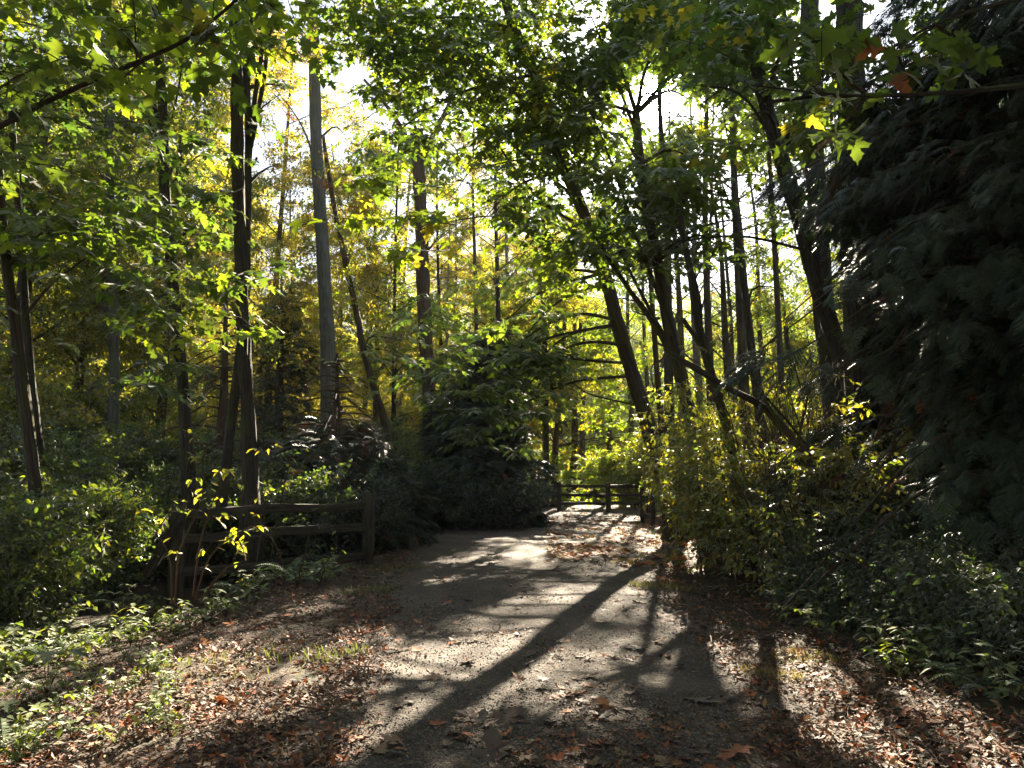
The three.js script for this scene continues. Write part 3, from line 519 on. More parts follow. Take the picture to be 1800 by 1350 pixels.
// the mossy bough bending over the sunny shrubs
{
  const foot = G(1555, 985), t = thing('fallen_bough', 'bare mossy bough curving down right through the sunny shrubs into the cedar', 'branch', foot), mb = new MB();
  tubeTo(mb, px3([[1175, 620], [1210, 640], [1280, 682], [1340, 715], [1380, 755], [1410, 790], [1450, 832], [1500, 852], [1545, 890], [1555, 980]], 10.5), [0.035, 0.05, 0.06, 0.065, 0.07], { seg: 9, rough: 0.16, step: 0.15 });
  part(t, 'stem', mb.geo(), BARK.mossy);
  for (const l of [[[1375, 752], [1340, 690], [1338, 620], [1365, 590]], [[1450, 832], [1400, 760], [1340, 690]], [[1400, 785], [1420, 700]]]) { const b = new MB(), c = tubeTo(b, px3(l, 10.4), [0.028, 0.01], { seg: 6, step: 0.2, rough: 0.14 }); twigs(b, c, 4, 0.4, 0.008); part(t, 'branch', b.geo(), BARK.mossy); }
}
// the bough crossing the top left corner, from a tree out of the frame
tree('maple_tree', 'dark bough slanting across the top left corner with hanging maple leaves', { d: 6.5, r: 0.16, bark: 'dark', foot: V(-6.2, 0, -6.5), trunk: [[-420, 380], [-400, 600], [-390, 900]],
  limbs: [[[[-400, 420, 6.6], [-150, 300, 6.6], [0, 222], [110, 165], [250, 106], [330, 68], [415, 0], [470, -60]], 0.035, 0.012, 6.5, 8]] });

// the trees beyond the clearing and deeper in the wood
reseed(202);
const litGap = [[960, 760], [1040, 690], [1120, 700], [1090, 790], [1010, 800], [1150, 780], [980, 660], [1060, 620], [1130, 640], [950, 830]];
const farThin = [[985, 700, 975, 870, 37, 'brown', 'pale-brown trunk leftmost in the sunlit gap behind the far fence'], [1012, 700, 1000, 870, 39, 'dark', 'thin dark trunk second from left behind the far fence'], [1026, 640, 1022, 880, 44, 'brown', 'thin straight trunk third from left behind the far fence'], [1072, 700, 1073, 860, 42, 'dark', 'dark straight trunk in the middle of the sunlit gap behind the far fence'], [1150, 690, 1098, 845, 40, 'dark', 'dark trunk leaning right in the gap behind the far fence']];
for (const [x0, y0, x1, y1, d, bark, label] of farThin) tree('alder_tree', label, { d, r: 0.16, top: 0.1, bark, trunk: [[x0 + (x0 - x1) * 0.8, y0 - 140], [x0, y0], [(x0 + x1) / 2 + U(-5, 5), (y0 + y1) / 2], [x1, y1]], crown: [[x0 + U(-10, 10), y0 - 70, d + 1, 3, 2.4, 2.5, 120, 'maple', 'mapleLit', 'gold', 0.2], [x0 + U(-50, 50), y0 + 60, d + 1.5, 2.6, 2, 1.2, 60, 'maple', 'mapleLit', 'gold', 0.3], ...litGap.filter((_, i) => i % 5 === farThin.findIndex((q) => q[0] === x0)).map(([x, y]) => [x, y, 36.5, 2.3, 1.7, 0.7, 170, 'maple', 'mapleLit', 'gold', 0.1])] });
const wild = (list, name, label, group, f) => list.forEach(([px, d], i) => wildTree(name, `${label} ${place(px, label)}`, group, px, d, f(i, d)));
wild([[380, 34], [470, 30], [520, 38], [600, 36], [660, 33], [700, 42], [440, 44], [300, 40], [560, 50], [640, 48], [350, 52], [240, 48], [780, 46], [840, 38], [900, 42], [960, 37], [1010, 45], [800, 50], [850, 54], [905, 49], [950, 56], [760, 56]], 'poplar_tree', 'tall golden-leaved poplar in the wood', 'golden poplars behind the left trunks',
  (i, d) => ({ keep: d >= 49 && i > 12, h: U(17, 24), r: U(0.11, 0.18), w: U(2.6, 3.6), n: 1700, limbs: 26, from: 0.1, kind: 'poplar', bark: pick(['grey', 'brown']), c: C.gold, alt: C.olive, share: 0.4, s: 1.15, cut: -0.2 }));
wild([[-140, 17], [-60, 22], [60, 24], [20, 18], [280, 22], [130, 20], [150, 27], [240, 25], [-20, 32], [100, 36], [190, 40], [300, 30], [20, 46], [-180, 30]], 'alder_tree', 'green leafy alder deep in the wood', 'green alders deep in the left of the wood',
  () => ({ h: U(13, 20), r: U(0.1, 0.18), w: U(2.4, 3.4), n: 1500, limbs: 26, from: 0.06, kind: 'poplar', bark: pick(['grey', 'dark', 'brown']), c: C.olive, alt: C.gold, share: 0.3, s: 1.1, cut: -0.16 }));
wild([[820, 40], [880, 48], [930, 44], [990, 52], [1050, 56], [1120, 50], [1180, 46], [860, 58]], 'maple_tree', 'yellow-green maple beyond the clearing', 'yellow-green maples beyond the clearing',
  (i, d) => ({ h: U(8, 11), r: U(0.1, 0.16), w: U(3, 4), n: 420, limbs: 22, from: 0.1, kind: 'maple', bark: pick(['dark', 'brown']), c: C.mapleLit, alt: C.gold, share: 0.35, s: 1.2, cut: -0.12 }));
wild([[1230, 30], [1290, 26], [1350, 34], [1400, 28], [1460, 36], [1530, 30], [1600, 24], [1680, 30], [1760, 24], [1250, 42], [1340, 46], [1860, 28], [1960, 20]], 'alder_tree', 'green alder behind the thicket', 'green alders behind the right-hand shrubs',
  () => ({ h: U(11, 18), r: U(0.1, 0.18), w: U(2.2, 3.2), n: 1200, limbs: 24, from: 0.08, kind: 'poplar', bark: pick(['grey', 'dark']), c: C.shrub, alt: C.gold, share: 0.3, s: 1.1, cut: -0.1 }));
wild([[1250, 29], [1110, 38], [1180, 24], [1200, 31], [1250, 23], [1310, 22], [1380, 23], [1330, 31], [1290, 36], [1140, 40]], 'maple_tree', 'slender leafy maple below the sun', 'maples below the sun',
  () => ({ h: U(16, 21), r: U(0.1, 0.17), w: U(2.4, 3.4), n: 1100, limbs: 28, from: 0.46, kind: 'maple', bark: pick(['dark', 'mossy']), c: C.maple, alt: C.mapleLit, share: 0.4, s: 1.05, cut: -0.1, sky: 0.6 }));
wild([[690, 31], [780, 34], [880, 33], [960, 36], [640, 38]], 'maple_tree', 'green maple closing the canopy', 'green maples above the far end of the path',
  () => ({ h: U(17, 21), r: U(0.1, 0.14), w: U(3, 4), n: 800, limbs: 28, from: 0.3, kind: 'maple', bark: 'dark', c: C.mapleLit, alt: C.maple, share: 0.5, s: 1.1, cut: -0.2 }));
{ // pale birch seen far off between the left trunks
  tree('birch_tree', 'pale white-barked birch trunk far off between the left trunks', { d: 34, r: 0.13, top: 0.12, bark: 'pale', trunk: [[98, 420], [97, 560], [94, 680], [91, 780], [90, 880]] });
  tree('birch_tree', 'short pale leaning trunk right of the white birch far off', { d: 36, r: 0.11, bark: 'pale', trunk: [[105, 560], [122, 620], [133, 700], [142, 760], [146, 880]] });
  tree('alder_tree', 'slim dim trunk right of the grey alder, half hidden in yellow leaves', { d: 25, r: 0.14, bark: 'grey', trunk: [[228, 300], [233, 420], [237, 520], [240, 640], [243, 880]] });
}
// unseen trees added beside and behind the camera to keep the foreground in shade
[[-5.6, -4], [6.4, -2.6], [-6.5, -0.5], [-7, 3], [7, 3], [-4, 8], [5, 9], [-9, -3], [1, 14], [10, 8], [-11, 9], [9.5, -1.5], [-8.5, -7.5], [0, 9], [-3, 15], [6, 15], [13, 3], [-13, 1], [-15, 8], [15, 11], [-8, 14], [3, 5.5], [-2.5, 4.5]].forEach(([x, z], i) => wildTree('maple_tree', 'broad maple added around the camera, out of the frame, to shade the foreground', 'unseen maples added beside and behind the camera for shade', 900 + x / Math.abs(z || 1) * FPX * (z < 0 ? 1 : 1), 1, { at: V(x, 0, z), all: true, h: U(13, 17), r: U(0.16, 0.25), w: U(4, 5.2), n: 1500, limbs: 22, from: 0.5, kind: 'maple', bark: 'dark', c: C.maple, alt: C.mapleLit, share: 0.2, s: 1.5, cut: -0.2 }));
// far-off wood closing the view
{
  reseed(303); const items = [];
  for (let k = 0; k < 34000; k++) {
    const px = U(-700, 2500), d = U(58, 105), top = (d - 42) * 0.48 + 4 * N3(px * 0.004, 0, 3), y = Math.pow(R(), 0.8) * top, x = (px - 900) / FPX * d, p = V(x, y + 0.3, -d);
    if (N3(x * 0.12, y * 0.16, d * 0.12) < -0.2 || sunlitGap(p) || R() < openSky(p) * 0.9) continue;
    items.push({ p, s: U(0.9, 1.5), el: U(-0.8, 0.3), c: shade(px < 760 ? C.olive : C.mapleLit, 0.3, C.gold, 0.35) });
  }
  const g = new THREE.Group(); g.name = 'far_woods'; g.userData.kind = 'stuff'; g.userData.label = 'hazy yellow-green wood closing the view behind everything'; scene.add(g);
  foliage(g, 'far', items, 'foliage');
  const mb = new MB();
  for (let k = 0; k < 70; k++) { const d = U(55, 95), x = U(-45, 45), h = U(9, 16); tubeTo(mb, [V(x, -0.3, -d), V(x + U(-0.4, 0.4), h * 0.5, -d), V(x + U(-1, 1), h, -d)], [U(0.14, 0.26), 0.05], { seg: 6, step: 2, rough: 0.05 }); }
  part(g, 'trunks', mb.geo(), BARK.dark, 'stuff');
}

// ---------------------------------------------------------------- conifers
function conifer(name, label, o) {   // trunk, drooping tiers of limbs, fine fronds all along them
  const foot = o.foot.clone().setY(height(o.foot.x, o.foot.z) - 0.1), root = thing(name, label, 'tree', foot, o.group), tm = new MB(), items = [];
  const trunk = tubeTo(tm, [foot, foot.clone().add(V(U(-0.1, 0.1), o.h * 0.5, U(-0.1, 0.1))), foot.clone().add(V(0, o.h, 0))], [o.r * 1.2, o.r, 0.03], { seg: 9, step: 0.5 });
  part(root, 'trunk', tm.geo(), BARK.brown);
  const bm = new MB();
  for (let k = 0; k < o.limbs; k++) {
    const q = (k + R()) / o.limbs, y = o.h * lerp(o.from ?? 0.04, 0.98, q), a = k * 2.4 + U(-0.3, 0.3), l = o.w * Math.pow(1 - q * 0.93, o.pow ?? 0.8) * U(0.55, 1.15) * (1 + 0.5 * N3(Math.cos(a) * 1.2 + foot.x, y * 0.5, Math.sin(a) * 1.2)), s = trunk.getPoint(clamp(y / o.h, 0, 1)), d = dirOf(a, 0);
    const e = s.clone().addScaledVector(d, l).add(V(0, -l * U(0.15, 0.38), 0)), m = s.clone().addScaledVector(d, l * 0.5).add(V(0, 0.02 * l, 0));
    if (!inView(e, 350) && !inView(s, 350)) continue;
    const c = tubeTo(bm, [s, m, e], [0.03, 0.006], { seg: 5, step: 0.4, cap: false, rough: 0.05 });
    const n = Math.ceil(l * o.per * 1.6);
    for (let j = 0; j < n; j++) {
      const t = Math.pow(R(), 0.6), p = c.getPoint(0.08 + 0.92 * t), sd = R() < 0.5 ? -1 : 1, w = l * 0.22 * (1.1 - t) + 0.12;
      const n2 = V(-d.z, 0, d.x); p.addScaledVector(n2, sd * R() * w * 1.3).add(V(0, U(-0.22, 0.05) * (o.drop ?? 1), 0));
      if (p.y < 0.12 || sunlitGap(p, foot.x > 0)) continue;
      items.push({ p, s: U(0.8, 1.25) * 0.7 * (o.s ?? 1), yaw: Math.atan2(-d.z, d.x) - sd * U(0.1, 1.0) + (o.loose ? U(-1.2, 1.2) : 0), el: o.loose ? U(-0.55, 0.55) : U(-0.7, 0.05), roll: U(-0.4, 0.4) * (o.loose ? 2 : 1), c: shade(o.c ?? C.cedar, 0.25, o.alt ?? C.rust, o.share ?? 0.02) });
    }
  }
  part(root, 'branch', bm.geo(), BARK.brown);
  foliage(root, 'cedar', items);
  return root;
}
reseed(404);
conifer('cedar_tree', 'huge dark drooping cedar filling the right edge of the view', { foot: V(6.7, 0, -8.8), h: 8.4, r: 0.3, w: 4.3, limbs: 150, per: 27, pow: 0.35, from: 0.03, s: 0.82 });
conifer('cedar_tree', 'dark cedar in front of the huge one, its low skirts reaching the right bank', { foot: V(6.6, 0, -5.8), h: 6.4, r: 0.18, w: 2.5, limbs: 90, per: 34, pow: 0.45, from: 0.04, s: 0.62 });
conifer('cedar_tree', 'dark cedar behind the thick leaning trunk at upper right', { foot: V(8.6, 0, -12), h: 9.5, r: 0.3, w: 4.2, limbs: 110, per: 18, pow: 0.4, from: 0.06 });
conifer('cedar_tree', 'dark cedar filling the space under the two broad trunks on the right', { foot: V(5.7, 0, -10.4), h: 7.4, r: 0.16, w: 1.9, limbs: 90, per: 24, pow: 0.35, from: 0.05 });
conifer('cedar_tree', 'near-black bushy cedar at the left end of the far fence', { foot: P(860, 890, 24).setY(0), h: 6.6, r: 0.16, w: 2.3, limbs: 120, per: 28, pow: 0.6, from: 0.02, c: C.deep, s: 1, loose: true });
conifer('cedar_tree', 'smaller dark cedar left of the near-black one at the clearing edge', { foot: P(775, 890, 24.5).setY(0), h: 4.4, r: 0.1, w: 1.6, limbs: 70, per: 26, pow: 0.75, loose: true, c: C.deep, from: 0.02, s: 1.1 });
conifer('cedar_tree', 'low spreading cedar with rusty sunlit tips behind the left fence corner', { foot: P(585, 900, 17).setY(0), h: 4.6, r: 0.1, w: 2.7, limbs: 110, per: 22, pow: 0.75, from: 0.03, loose: true, share: 0.07, s: 0.9 });
conifer('cedar_tree', 'thin dark cedar standing between the crooked trunk and the broken twin', { foot: P(380, 900, 17.5).setY(0), h: 6.6, r: 0.12, w: 1.9, limbs: 60, per: 16, pow: 0.6, loose: true, from: 0.2, share: 0.1, c: C.cedar });
conifer('cedar_tree', 'dark cedar rising behind the golden poplars left of the pale trunk', { foot: P(480, 890, 27).setY(0), h: 9.5, r: 0.16, w: 2.2, limbs: 70, per: 16, pow: 0.7, loose: true, from: 0.1, c: C.cedar });

// ---------------------------------------------------------------- shrubs
function shrub(name, label, foot, o) {
  foot = foot.clone().setY(height(foot.x, foot.z) - 0.04);
  const root = thing(name, label, 'shrub', foot, o.group), mb = new MB(), items = [];
  for (let k = 0; k < o.stems; k++) {
    const a = k / o.stems * 6.28 + U(-0.5, 0.5), out = o.w * U(0.35, 1), hh = o.h * U(0.6, 1.05), b = foot.clone().add(dirOf(a, 0).multiplyScalar(0.15));
    const m = b.clone().add(V(Math.cos(a) * out * 0.35, hh * 0.65, Math.sin(a) * out * 0.35)), e = b.clone().add(V(Math.cos(a) * out, hh, Math.sin(a) * out));
    const c = tubeTo(mb, [b, m, e], [o.r ?? 0.014, 0.003], { seg: 5, step: 0.3, cap: false });
    for (let j = 0; j < o.per; j++) {
      const t = lerp(o.from ?? 0.12, 1, Math.pow(R(), 0.8)), p = c.getPoint(t).add(V(U(-1, 1), U(-0.6, 0.6), U(-1, 1)).multiplyScalar(o.spread ?? 0.3));
      if (p.y < foot.y + 0.1 || sunlitGap(p, o.keep)) continue;
      items.push({ p, s: U(0.75, 1.25) * (o.s ?? 1), yaw: -a + U(-1.6, 1.6), el: U(-0.5, 0.6), c: shade(o.c, 0.28, o.alt, o.share ?? 0.25) });
    }
  }
  part(root, 'stems', mb.geo(), BARK.brown);
  foliage(root, o.kind ?? 'shrub', items, 'foliage');
  return root;
}
reseed(504);
for (const [px, d, h, w] of [[770, 22.5, 1.8, 1.2], [830, 22, 1.2, 1.0], [890, 22.5, 1.5, 0.9], [720, 23, 2.2, 1.2], [610, 15.5, 1.7, 1.0], [540, 15, 1.5, 0.9]])
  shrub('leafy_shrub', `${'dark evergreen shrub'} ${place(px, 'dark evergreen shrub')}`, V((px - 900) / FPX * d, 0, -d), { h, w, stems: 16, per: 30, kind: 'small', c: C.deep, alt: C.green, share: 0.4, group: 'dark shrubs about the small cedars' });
reseed(505);
for (const [px, d, h, w] of [[1200, 19, 2.4, 1.1], [1235, 16, 2.8, 1.1], [1290, 14.5, 3.2, 1.1], [1330, 12.5, 3.2, 1.1], [1350, 10.6, 2.0, 0.9], [1285, 12.2, 1.7, 0.8], [1240, 14, 1.9, 0.8], [1420, 9.6, 1.7, 0.9], [1380, 13.5, 3.8, 1.2], [1400, 11.5, 3.0, 1.0], [1450, 12.5, 3.6, 1.1], [1480, 10.5, 2.4, 1.0], [1310, 17.5, 3.6, 1.3], [1400, 16, 4.0, 1.4]])
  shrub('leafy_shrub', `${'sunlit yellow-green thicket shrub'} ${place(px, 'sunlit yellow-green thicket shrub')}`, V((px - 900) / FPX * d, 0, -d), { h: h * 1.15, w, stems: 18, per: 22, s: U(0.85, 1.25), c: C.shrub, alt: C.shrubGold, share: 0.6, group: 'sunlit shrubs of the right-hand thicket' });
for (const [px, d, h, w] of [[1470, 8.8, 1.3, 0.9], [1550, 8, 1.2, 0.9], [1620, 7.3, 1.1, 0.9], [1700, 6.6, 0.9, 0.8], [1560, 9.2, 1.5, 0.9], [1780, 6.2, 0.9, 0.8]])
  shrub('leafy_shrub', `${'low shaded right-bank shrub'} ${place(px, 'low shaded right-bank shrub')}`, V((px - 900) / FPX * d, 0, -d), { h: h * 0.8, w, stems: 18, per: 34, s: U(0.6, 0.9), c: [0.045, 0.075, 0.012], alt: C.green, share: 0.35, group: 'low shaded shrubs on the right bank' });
for (const [px, d, h, w] of [[-80, 9, 1.6, 1.2], [10, 10, 1.7, 1.2], [90, 11.5, 1.8, 1.2], [150, 12.6, 1.9, 1.2], [215, 14, 2.2, 1.3], [290, 15, 2.3, 1.3], [120, 14, 2.6, 1.5], [20, 13, 2.4, 1.4], [480, 15, 2.2, 1.2], [400, 16, 2.6, 1.4], [210, 16, 3, 1.6], [320, 19, 3.2, 1.7], [100, 19, 3.2, 1.7], [-30, 18, 3.2, 1.7]])
  shrub('leafy_shrub', `${'shadowy undergrowth shrub'} ${place(px, 'shadowy undergrowth shrub')}`, V((px - 900) / FPX * d, 0, -d), { h, w, stems: 20, per: 44, kind: R() < 0.3 ? 'shrub' : 'small', s: U(0.85, 1.25), c: C.green, alt: C.olive, share: 0.45, group: 'undergrowth shrubs behind the left bank' });
for (const [px, d, h, w] of [[480, 24, 3.5, 2], [640, 28, 3.4, 2], [700, 24, 2.2, 1.4], [560, 32, 4, 2.2], [330, 28, 4, 2.2], [200, 27, 4, 2.2], [60, 28, 4, 2.2], [-60, 27, 4, 2.2], [730, 33, 3.5, 2.2], [830, 36, 3.5, 2.2], [1120, 37, 2.6, 1.8], [1190, 30, 3, 1.8], [980, 46, 3, 2.4], [1060, 47, 3, 2.4], [920, 40, 2.6, 2], [1150, 44, 3.5, 2.4], [1260, 26, 3.6, 1.9], [1420, 24, 3.6, 1.9], [1560, 18, 3, 1.6]])
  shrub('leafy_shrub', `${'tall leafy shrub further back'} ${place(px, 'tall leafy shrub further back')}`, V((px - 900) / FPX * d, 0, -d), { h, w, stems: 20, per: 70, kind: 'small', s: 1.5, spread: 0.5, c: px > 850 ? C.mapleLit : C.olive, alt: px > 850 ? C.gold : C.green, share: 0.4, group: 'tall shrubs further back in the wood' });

// ---------------------------------------------------------------- fences of split rails
const woodMap = texture(256, 512, (u, v) => { const g = tile(u + 0.03 * tile(u, v, 3, 5, 2), v, 40, 3, 300), k = fbm(u, v, 5, 310); return mixc(mixc([0.12, 0.1, 0.08], [0.29, 0.25, 0.2], g), [0.3, 0.32, 0.16], sstep(k, 0.55, 0.7) * 0.45); }, true);
const woodBump = texture(256, 512, (u, v) => tile(u + 0.03 * tile(u, v, 3, 5, 2), v, 40, 3, 300));
for (const t of [woodMap, woodBump]) t.repeat.set(3, 0.7);
const woodMat = new THREE.MeshStandardMaterial({ map: woodMap, bumpMap: woodBump, bumpScale: 0.008, roughness: 0.88 });
function timber(a, b, w, h, s) {   // a rough-split bar from a to b, w across, h deep
  reseed(s); const mb = new MB(), T = b.clone().sub(a), len = T.length(), n = Math.max(4, Math.ceil(len / 0.25)); T.normalize();
  const upright = Math.abs(T.y) > 0.7, up = upright ? V(0, 0, 1) : V(0, 1, 0), X = V(0, 0, 0).crossVectors(T, up).normalize(), Y = V(0, 0, 0).crossVectors(X, T);
  const prof = [[-0.42, -0.5], [0.42, -0.5], [0.5, -0.4], [0.5, 0.38], [0.4, 0.5], [-0.38, 0.5], [-0.5, 0.4], [-0.5, -0.4]], k = prof.length, ph = R() * 50;
  for (let i = 0; i <= n; i++) {
    const t = i / n, c = a.clone().lerp(b, t).addScaledVector(Y, 0.05 * N3(ph, t * 2.5, 0) * (upright ? 0.3 : 1));
    for (let j = 0; j <= k; j++) { const [x, y] = prof[j % k], e = 1 + 0.26 * N3(x * 3 + ph, y * 3, t * len * 2); const p = c.clone().addScaledVector(X, x * w * e).addScaledVector(Y, y * h * e); mb.v(p.x, p.y, p.z, j / k * 0.5 + ph, t * len); }
  }
  for (let i = 0; i < n; i++) for (let j = 0; j < k; j++) { const q = i * (k + 1) + j, r = q + k + 1; mb.t(q, q + 1, r); mb.t(r, q + 1, r + 1); }
  for (const [i, c] of [[0, a], [n, b]]) { const q = mb.v(c.x, c.y, c.z, 0.2, 0.1); for (let j = 0; j < k; j++) i ? mb.t(i * (k + 1) + j, i * (k + 1) + j + 1, q) : mb.t(j + 1, j, q); }
  return mb.geo();
}
function fence(label, posts, o = {}) {   // posts: ground points; rails between neighbours
  const root = thing('rail_fence', label, 'fence', posts[0].clone());
  posts.forEach((p, i) => part(root, 'post', timber(p.clone().add(V(0, -0.3, 0)), p.clone().add(V(o.tilt && i === o.tiltAt ? o.tilt : 0, o.h ?? 1.25, 0)), o.pw ?? 0.16, o.pd ?? 0.13, 900 + i + Math.round(p.x * 10)), woodMat));
  for (let i = 0; i < posts.length - 1; i++) for (const [k, f] of (o.rails ?? [1.05, 0.68, 0.3]).entries())
    part(root, 'rail', timber(posts[i].clone().add(V(0, f + (o.l?.[k] ?? 0), 0)).lerp(posts[i + 1].clone().add(V(0, f, 0)), 0.006), posts[i + 1].clone().add(V(0, f, 0)), o.rt ?? 0.07, o.rh ?? 0.12, 950 + i * 7 + k + Math.round(posts[i].z * 3)), woodMat);
  return root;
}
const gy = (p, dy = 0) => p.clone().setY(height(p.x, p.z) + dy);
const cornerPost = onGround(646, 990), leftPost = gy(V((322 - 900) / FPX * 11.6, 0, -11.6));
leftPost.y = cornerPost.y - 0.05;
fence('weathered split-rail fence running left from the stout corner post', [leftPost, cornerPost], { h: 1.24, pw: 0.19, pd: 0.16, rh: 0.14, rails: [1.03, 0.66, 0.14] });
fence('short dark fence section going back from the corner post along the left path edge', [onGround(668, 972), onGround(689, 936)], { h: 1.15, pw: 0.1, pd: 0.1, rails: [1.02, 0.72, 0.32] });
const farZ = (px) => gy(V((px - 900) / FPX * 33, 0, -33));
fence('three-railed wooden fence crossing behind the far end of the clearing', [farZ(860), farZ(982), farZ(1067), farZ(1138)], { h: 1.28, pw: 0.2, pd: 0.2, rh: 0.13, rails: [1.14, 0.76, 0.4] });
fence('short wooden fence with two close posts in front of the leaning maple', [onGround(1129, 918), onGround(1148, 924)], { h: 1.18, pw: 0.13, pd: 0.13, rails: [0.98, 0.62, 0.24] });
{ const t = thing('wooden_prop', 'old slanting timber leaning against the left end of the near fence', 'timber', G(268, 1010)); part(t, 'timber', timber(P(258, 1010, 11.4), P(322, 900, 11.5), 0.12, 0.12, 990), woodMat); }


// ---------------------------------------------------------------- what lies and grows on the ground
reseed(606);
const DEAD = { brown: [0.08, 0.04, 0.022], tan: [0.22, 0.125, 0.065], rust: [0.3, 0.085, 0.02], orange: [0.42, 0.15, 0.02], yellow: [0.42, 0.3, 0.04], grey: [0.1, 0.07, 0.05] };
const deadLeaf = (s, fine) => { reseed(s); const mb = new MB(); leaf(mb, fine ? MAPLE_FINE : MAPLE_LOW, new THREE.Matrix4().makeRotationX(-Math.PI / 2).setPosition(0, 0.02, 0.35), { fold: U(-0.1, 0.35), curl: U(-0.45, 0.25), wave: fine ? 0.09 : 0.05 }); stick(mb, V(0, 0.01, 0.35), V(U(-0.1, 0.1), U(0.02, 0.12), 0.8), 0.012, 0.008); return mb.geo(); };
const litterBit = (s) => {   // crumpled scraps and needles
  reseed(s); const mb = new MB();
  for (let k = 0; k < 7; k++) { const l = U(0.012, 0.045), g = U(0.5, 1.3); leaf(mb, [[0.14, 0], [0.2, 0.5], [0, 1], [-0.2, 0.5], [-0.1, 0]], pose(V(U(-0.11, 0.11), U(0.003, 0.012), U(-0.11, 0.11)), dirOf(U(0, 6.28), U(-0.15, 0.5)), V(U(-0.6, 0.6), 1, U(-0.6, 0.6)), l), { fold: U(0, 0.6), curl: U(-0.5, 0.5), c: [g, g * U(0.85, 1.05), g * U(0.7, 1)] }); }
  return mb.geo();
};
function strew(name, label, geos, n, place, cols) {
  const g = new THREE.Group(); g.name = name; g.userData.kind = 'stuff'; g.userData.label = label; scene.add(g);
  const items = [];
  for (let k = 0; k < n; k++) { const it = place(); if (it && inView(it.p, 150)) items.push(it); }
  geos.forEach((geo, gi) => {
    const mine = items.filter((_, i) => i % geos.length === gi), im = new THREE.InstancedMesh(geo, LEAF.dead, mine.length); im.name = 'litter'; im.userData.kind = 'stuff';
    mine.forEach((it, i) => { E.set(U(-0.3, 0.3) * it.t, U(0, 6.28), U(-0.3, 0.3) * it.t, 'YXZ'); Q.setFromEuler(E); M.compose(it.p, Q, V(it.s, it.s * U(0.6, 1.3), it.s)); im.setMatrixAt(i, M); im.setColorAt(i, rgb(...shade(cols(), 0.3))); });
    im.castShadow = im.receiveShadow = true; g.add(im);
  });
}
const depthPick = (a, b) => 1 / lerp(1 / a, 1 / b, R());   // more of them near, where they show
const bankPlace = (side, reach, smin, smax) => () => {
  const d = depthPick(2.6, 24), [l, r] = edges(d), q = Math.pow(R(), 1.3) * reach - 0.35, x = side < 0 ? l - q : r + q, z = -d;
  if (N3(x * 1.5, 21, z * 1.5) < -0.3) return null;
  return { p: V(x, pathTop(x, z) + U(0, 0.012), z), s: U(smin, smax), t: 1 };
};
const pathPlace = (smin, smax, thin) => () => {
  const d = depthPick(2.6, 34), [l, r] = edges(d), x = lerp(l, r, R()), z = -d, e = Math.min(x - l, r - x);
  const k = 0.4 + 0.9 * N3(x * 0.8, 23, z * 0.8) + (e < 0.5 ? 0.5 : 0) + (d > 13 && x > 0.5 ? 0.25 : 0);
  if (R() > k * thin) return null;
  return { p: V(x, pathTop(x, z) + 0.004, z), s: U(smin, smax), t: 0.7 };
};
const bits = [litterBit(71), litterBit(72), litterBit(73)], leaves = [deadLeaf(81), deadLeaf(82), deadLeaf(83), deadLeaf(84)];
const bankCols = () => DEAD[pick(['brown', 'brown', 'brown', 'tan', 'tan', 'grey', 'grey', 'rust'])], leafCols = () => DEAD[pick(['brown', 'brown', 'brown', 'grey', 'tan', 'rust', 'rust'])];
strew('leaf_litter', 'brown scraps and leaf crumbs matted over the left bank', bits, 9000, bankPlace(-1, 3.4, 0.8, 1.8), bankCols);
strew('leaf_litter_001', 'brown scraps and leaf crumbs matted over the right bank', bits, 8000, bankPlace(1, 3.2, 0.8, 1.8), bankCols);
strew('leaf_litter_002', 'scraps of leaf and twig scattered over the gravel path', bits, 9000, pathPlace(0.5, 1.2, 0.9), bankCols);
strew('fallen_leaves', 'brown and rust maple leaves lying thick on the left bank', leaves, 1500, bankPlace(-1, 3.2, 0.06, 0.13), leafCols);
strew('fallen_leaves_001', 'brown and rust maple leaves lying thick on the right bank', leaves, 1500, bankPlace(1, 3.2, 0.06, 0.13), leafCols);
strew('fallen_leaves_002', 'small brown and rust leaves scattered over the gravel path', leaves, 2600, pathPlace(0.05, 0.11, 0.75), leafCols);
strew('fallen_leaves_003', 'bright orange leaves lying thick in front of the short fence at the clearing', leaves, 5200, () => { const p = G(U(960, 1260), U(903, 1000)); return R() < 0.35 + N3(p.x, 3, p.z) ? { p: p.setY(pathTop(p.x, p.z) + 0.01), s: U(0.09, 0.17), t: 1.2 } : null; }, () => DEAD[pick(['rust', 'orange', 'orange', 'yellow', 'brown'])]);
const pebble = (s) => { reseed(s); const g = new THREE.IcosahedronGeometry(1, 0), p = g.attributes.position, m = new Map(); for (let k = 0; k < p.count; k++) { const key = [p.getX(k), p.getY(k), p.getZ(k)].map((x) => x.toFixed(3)).join(); if (!m.has(key)) m.set(key, U(0.65, 1.1)); const f = m.get(key); p.setXYZ(k, p.getX(k) * f, p.getY(k) * f * 0.6, p.getZ(k) * f); } g.computeVertexNormals(); g.setAttribute('color', new THREE.Float32BufferAttribute(new Float32Array(p.count * 3).fill(1), 3)); return g; };
strew('gravel', 'loose grit and small stones on the path', [pebble(141), pebble(142), pebble(143)], 52000, () => { const d = depthPick(2.8, 15), [l, r] = edges(d), x = lerp(l, r, R()), z = -d; return R() < 0.55 + 0.8 * N3(x * 1.3, 29, z * 1.3) ? { p: V(x, pathTop(x, z) + 0.001, z), s: 0.003 + 0.009 * Math.pow(R(), 3), t: 3 } : null; }, () => pick([[0.1, 0.095, 0.09], [0.16, 0.145, 0.13], [0.22, 0.2, 0.18], [0.07, 0.066, 0.064]]));
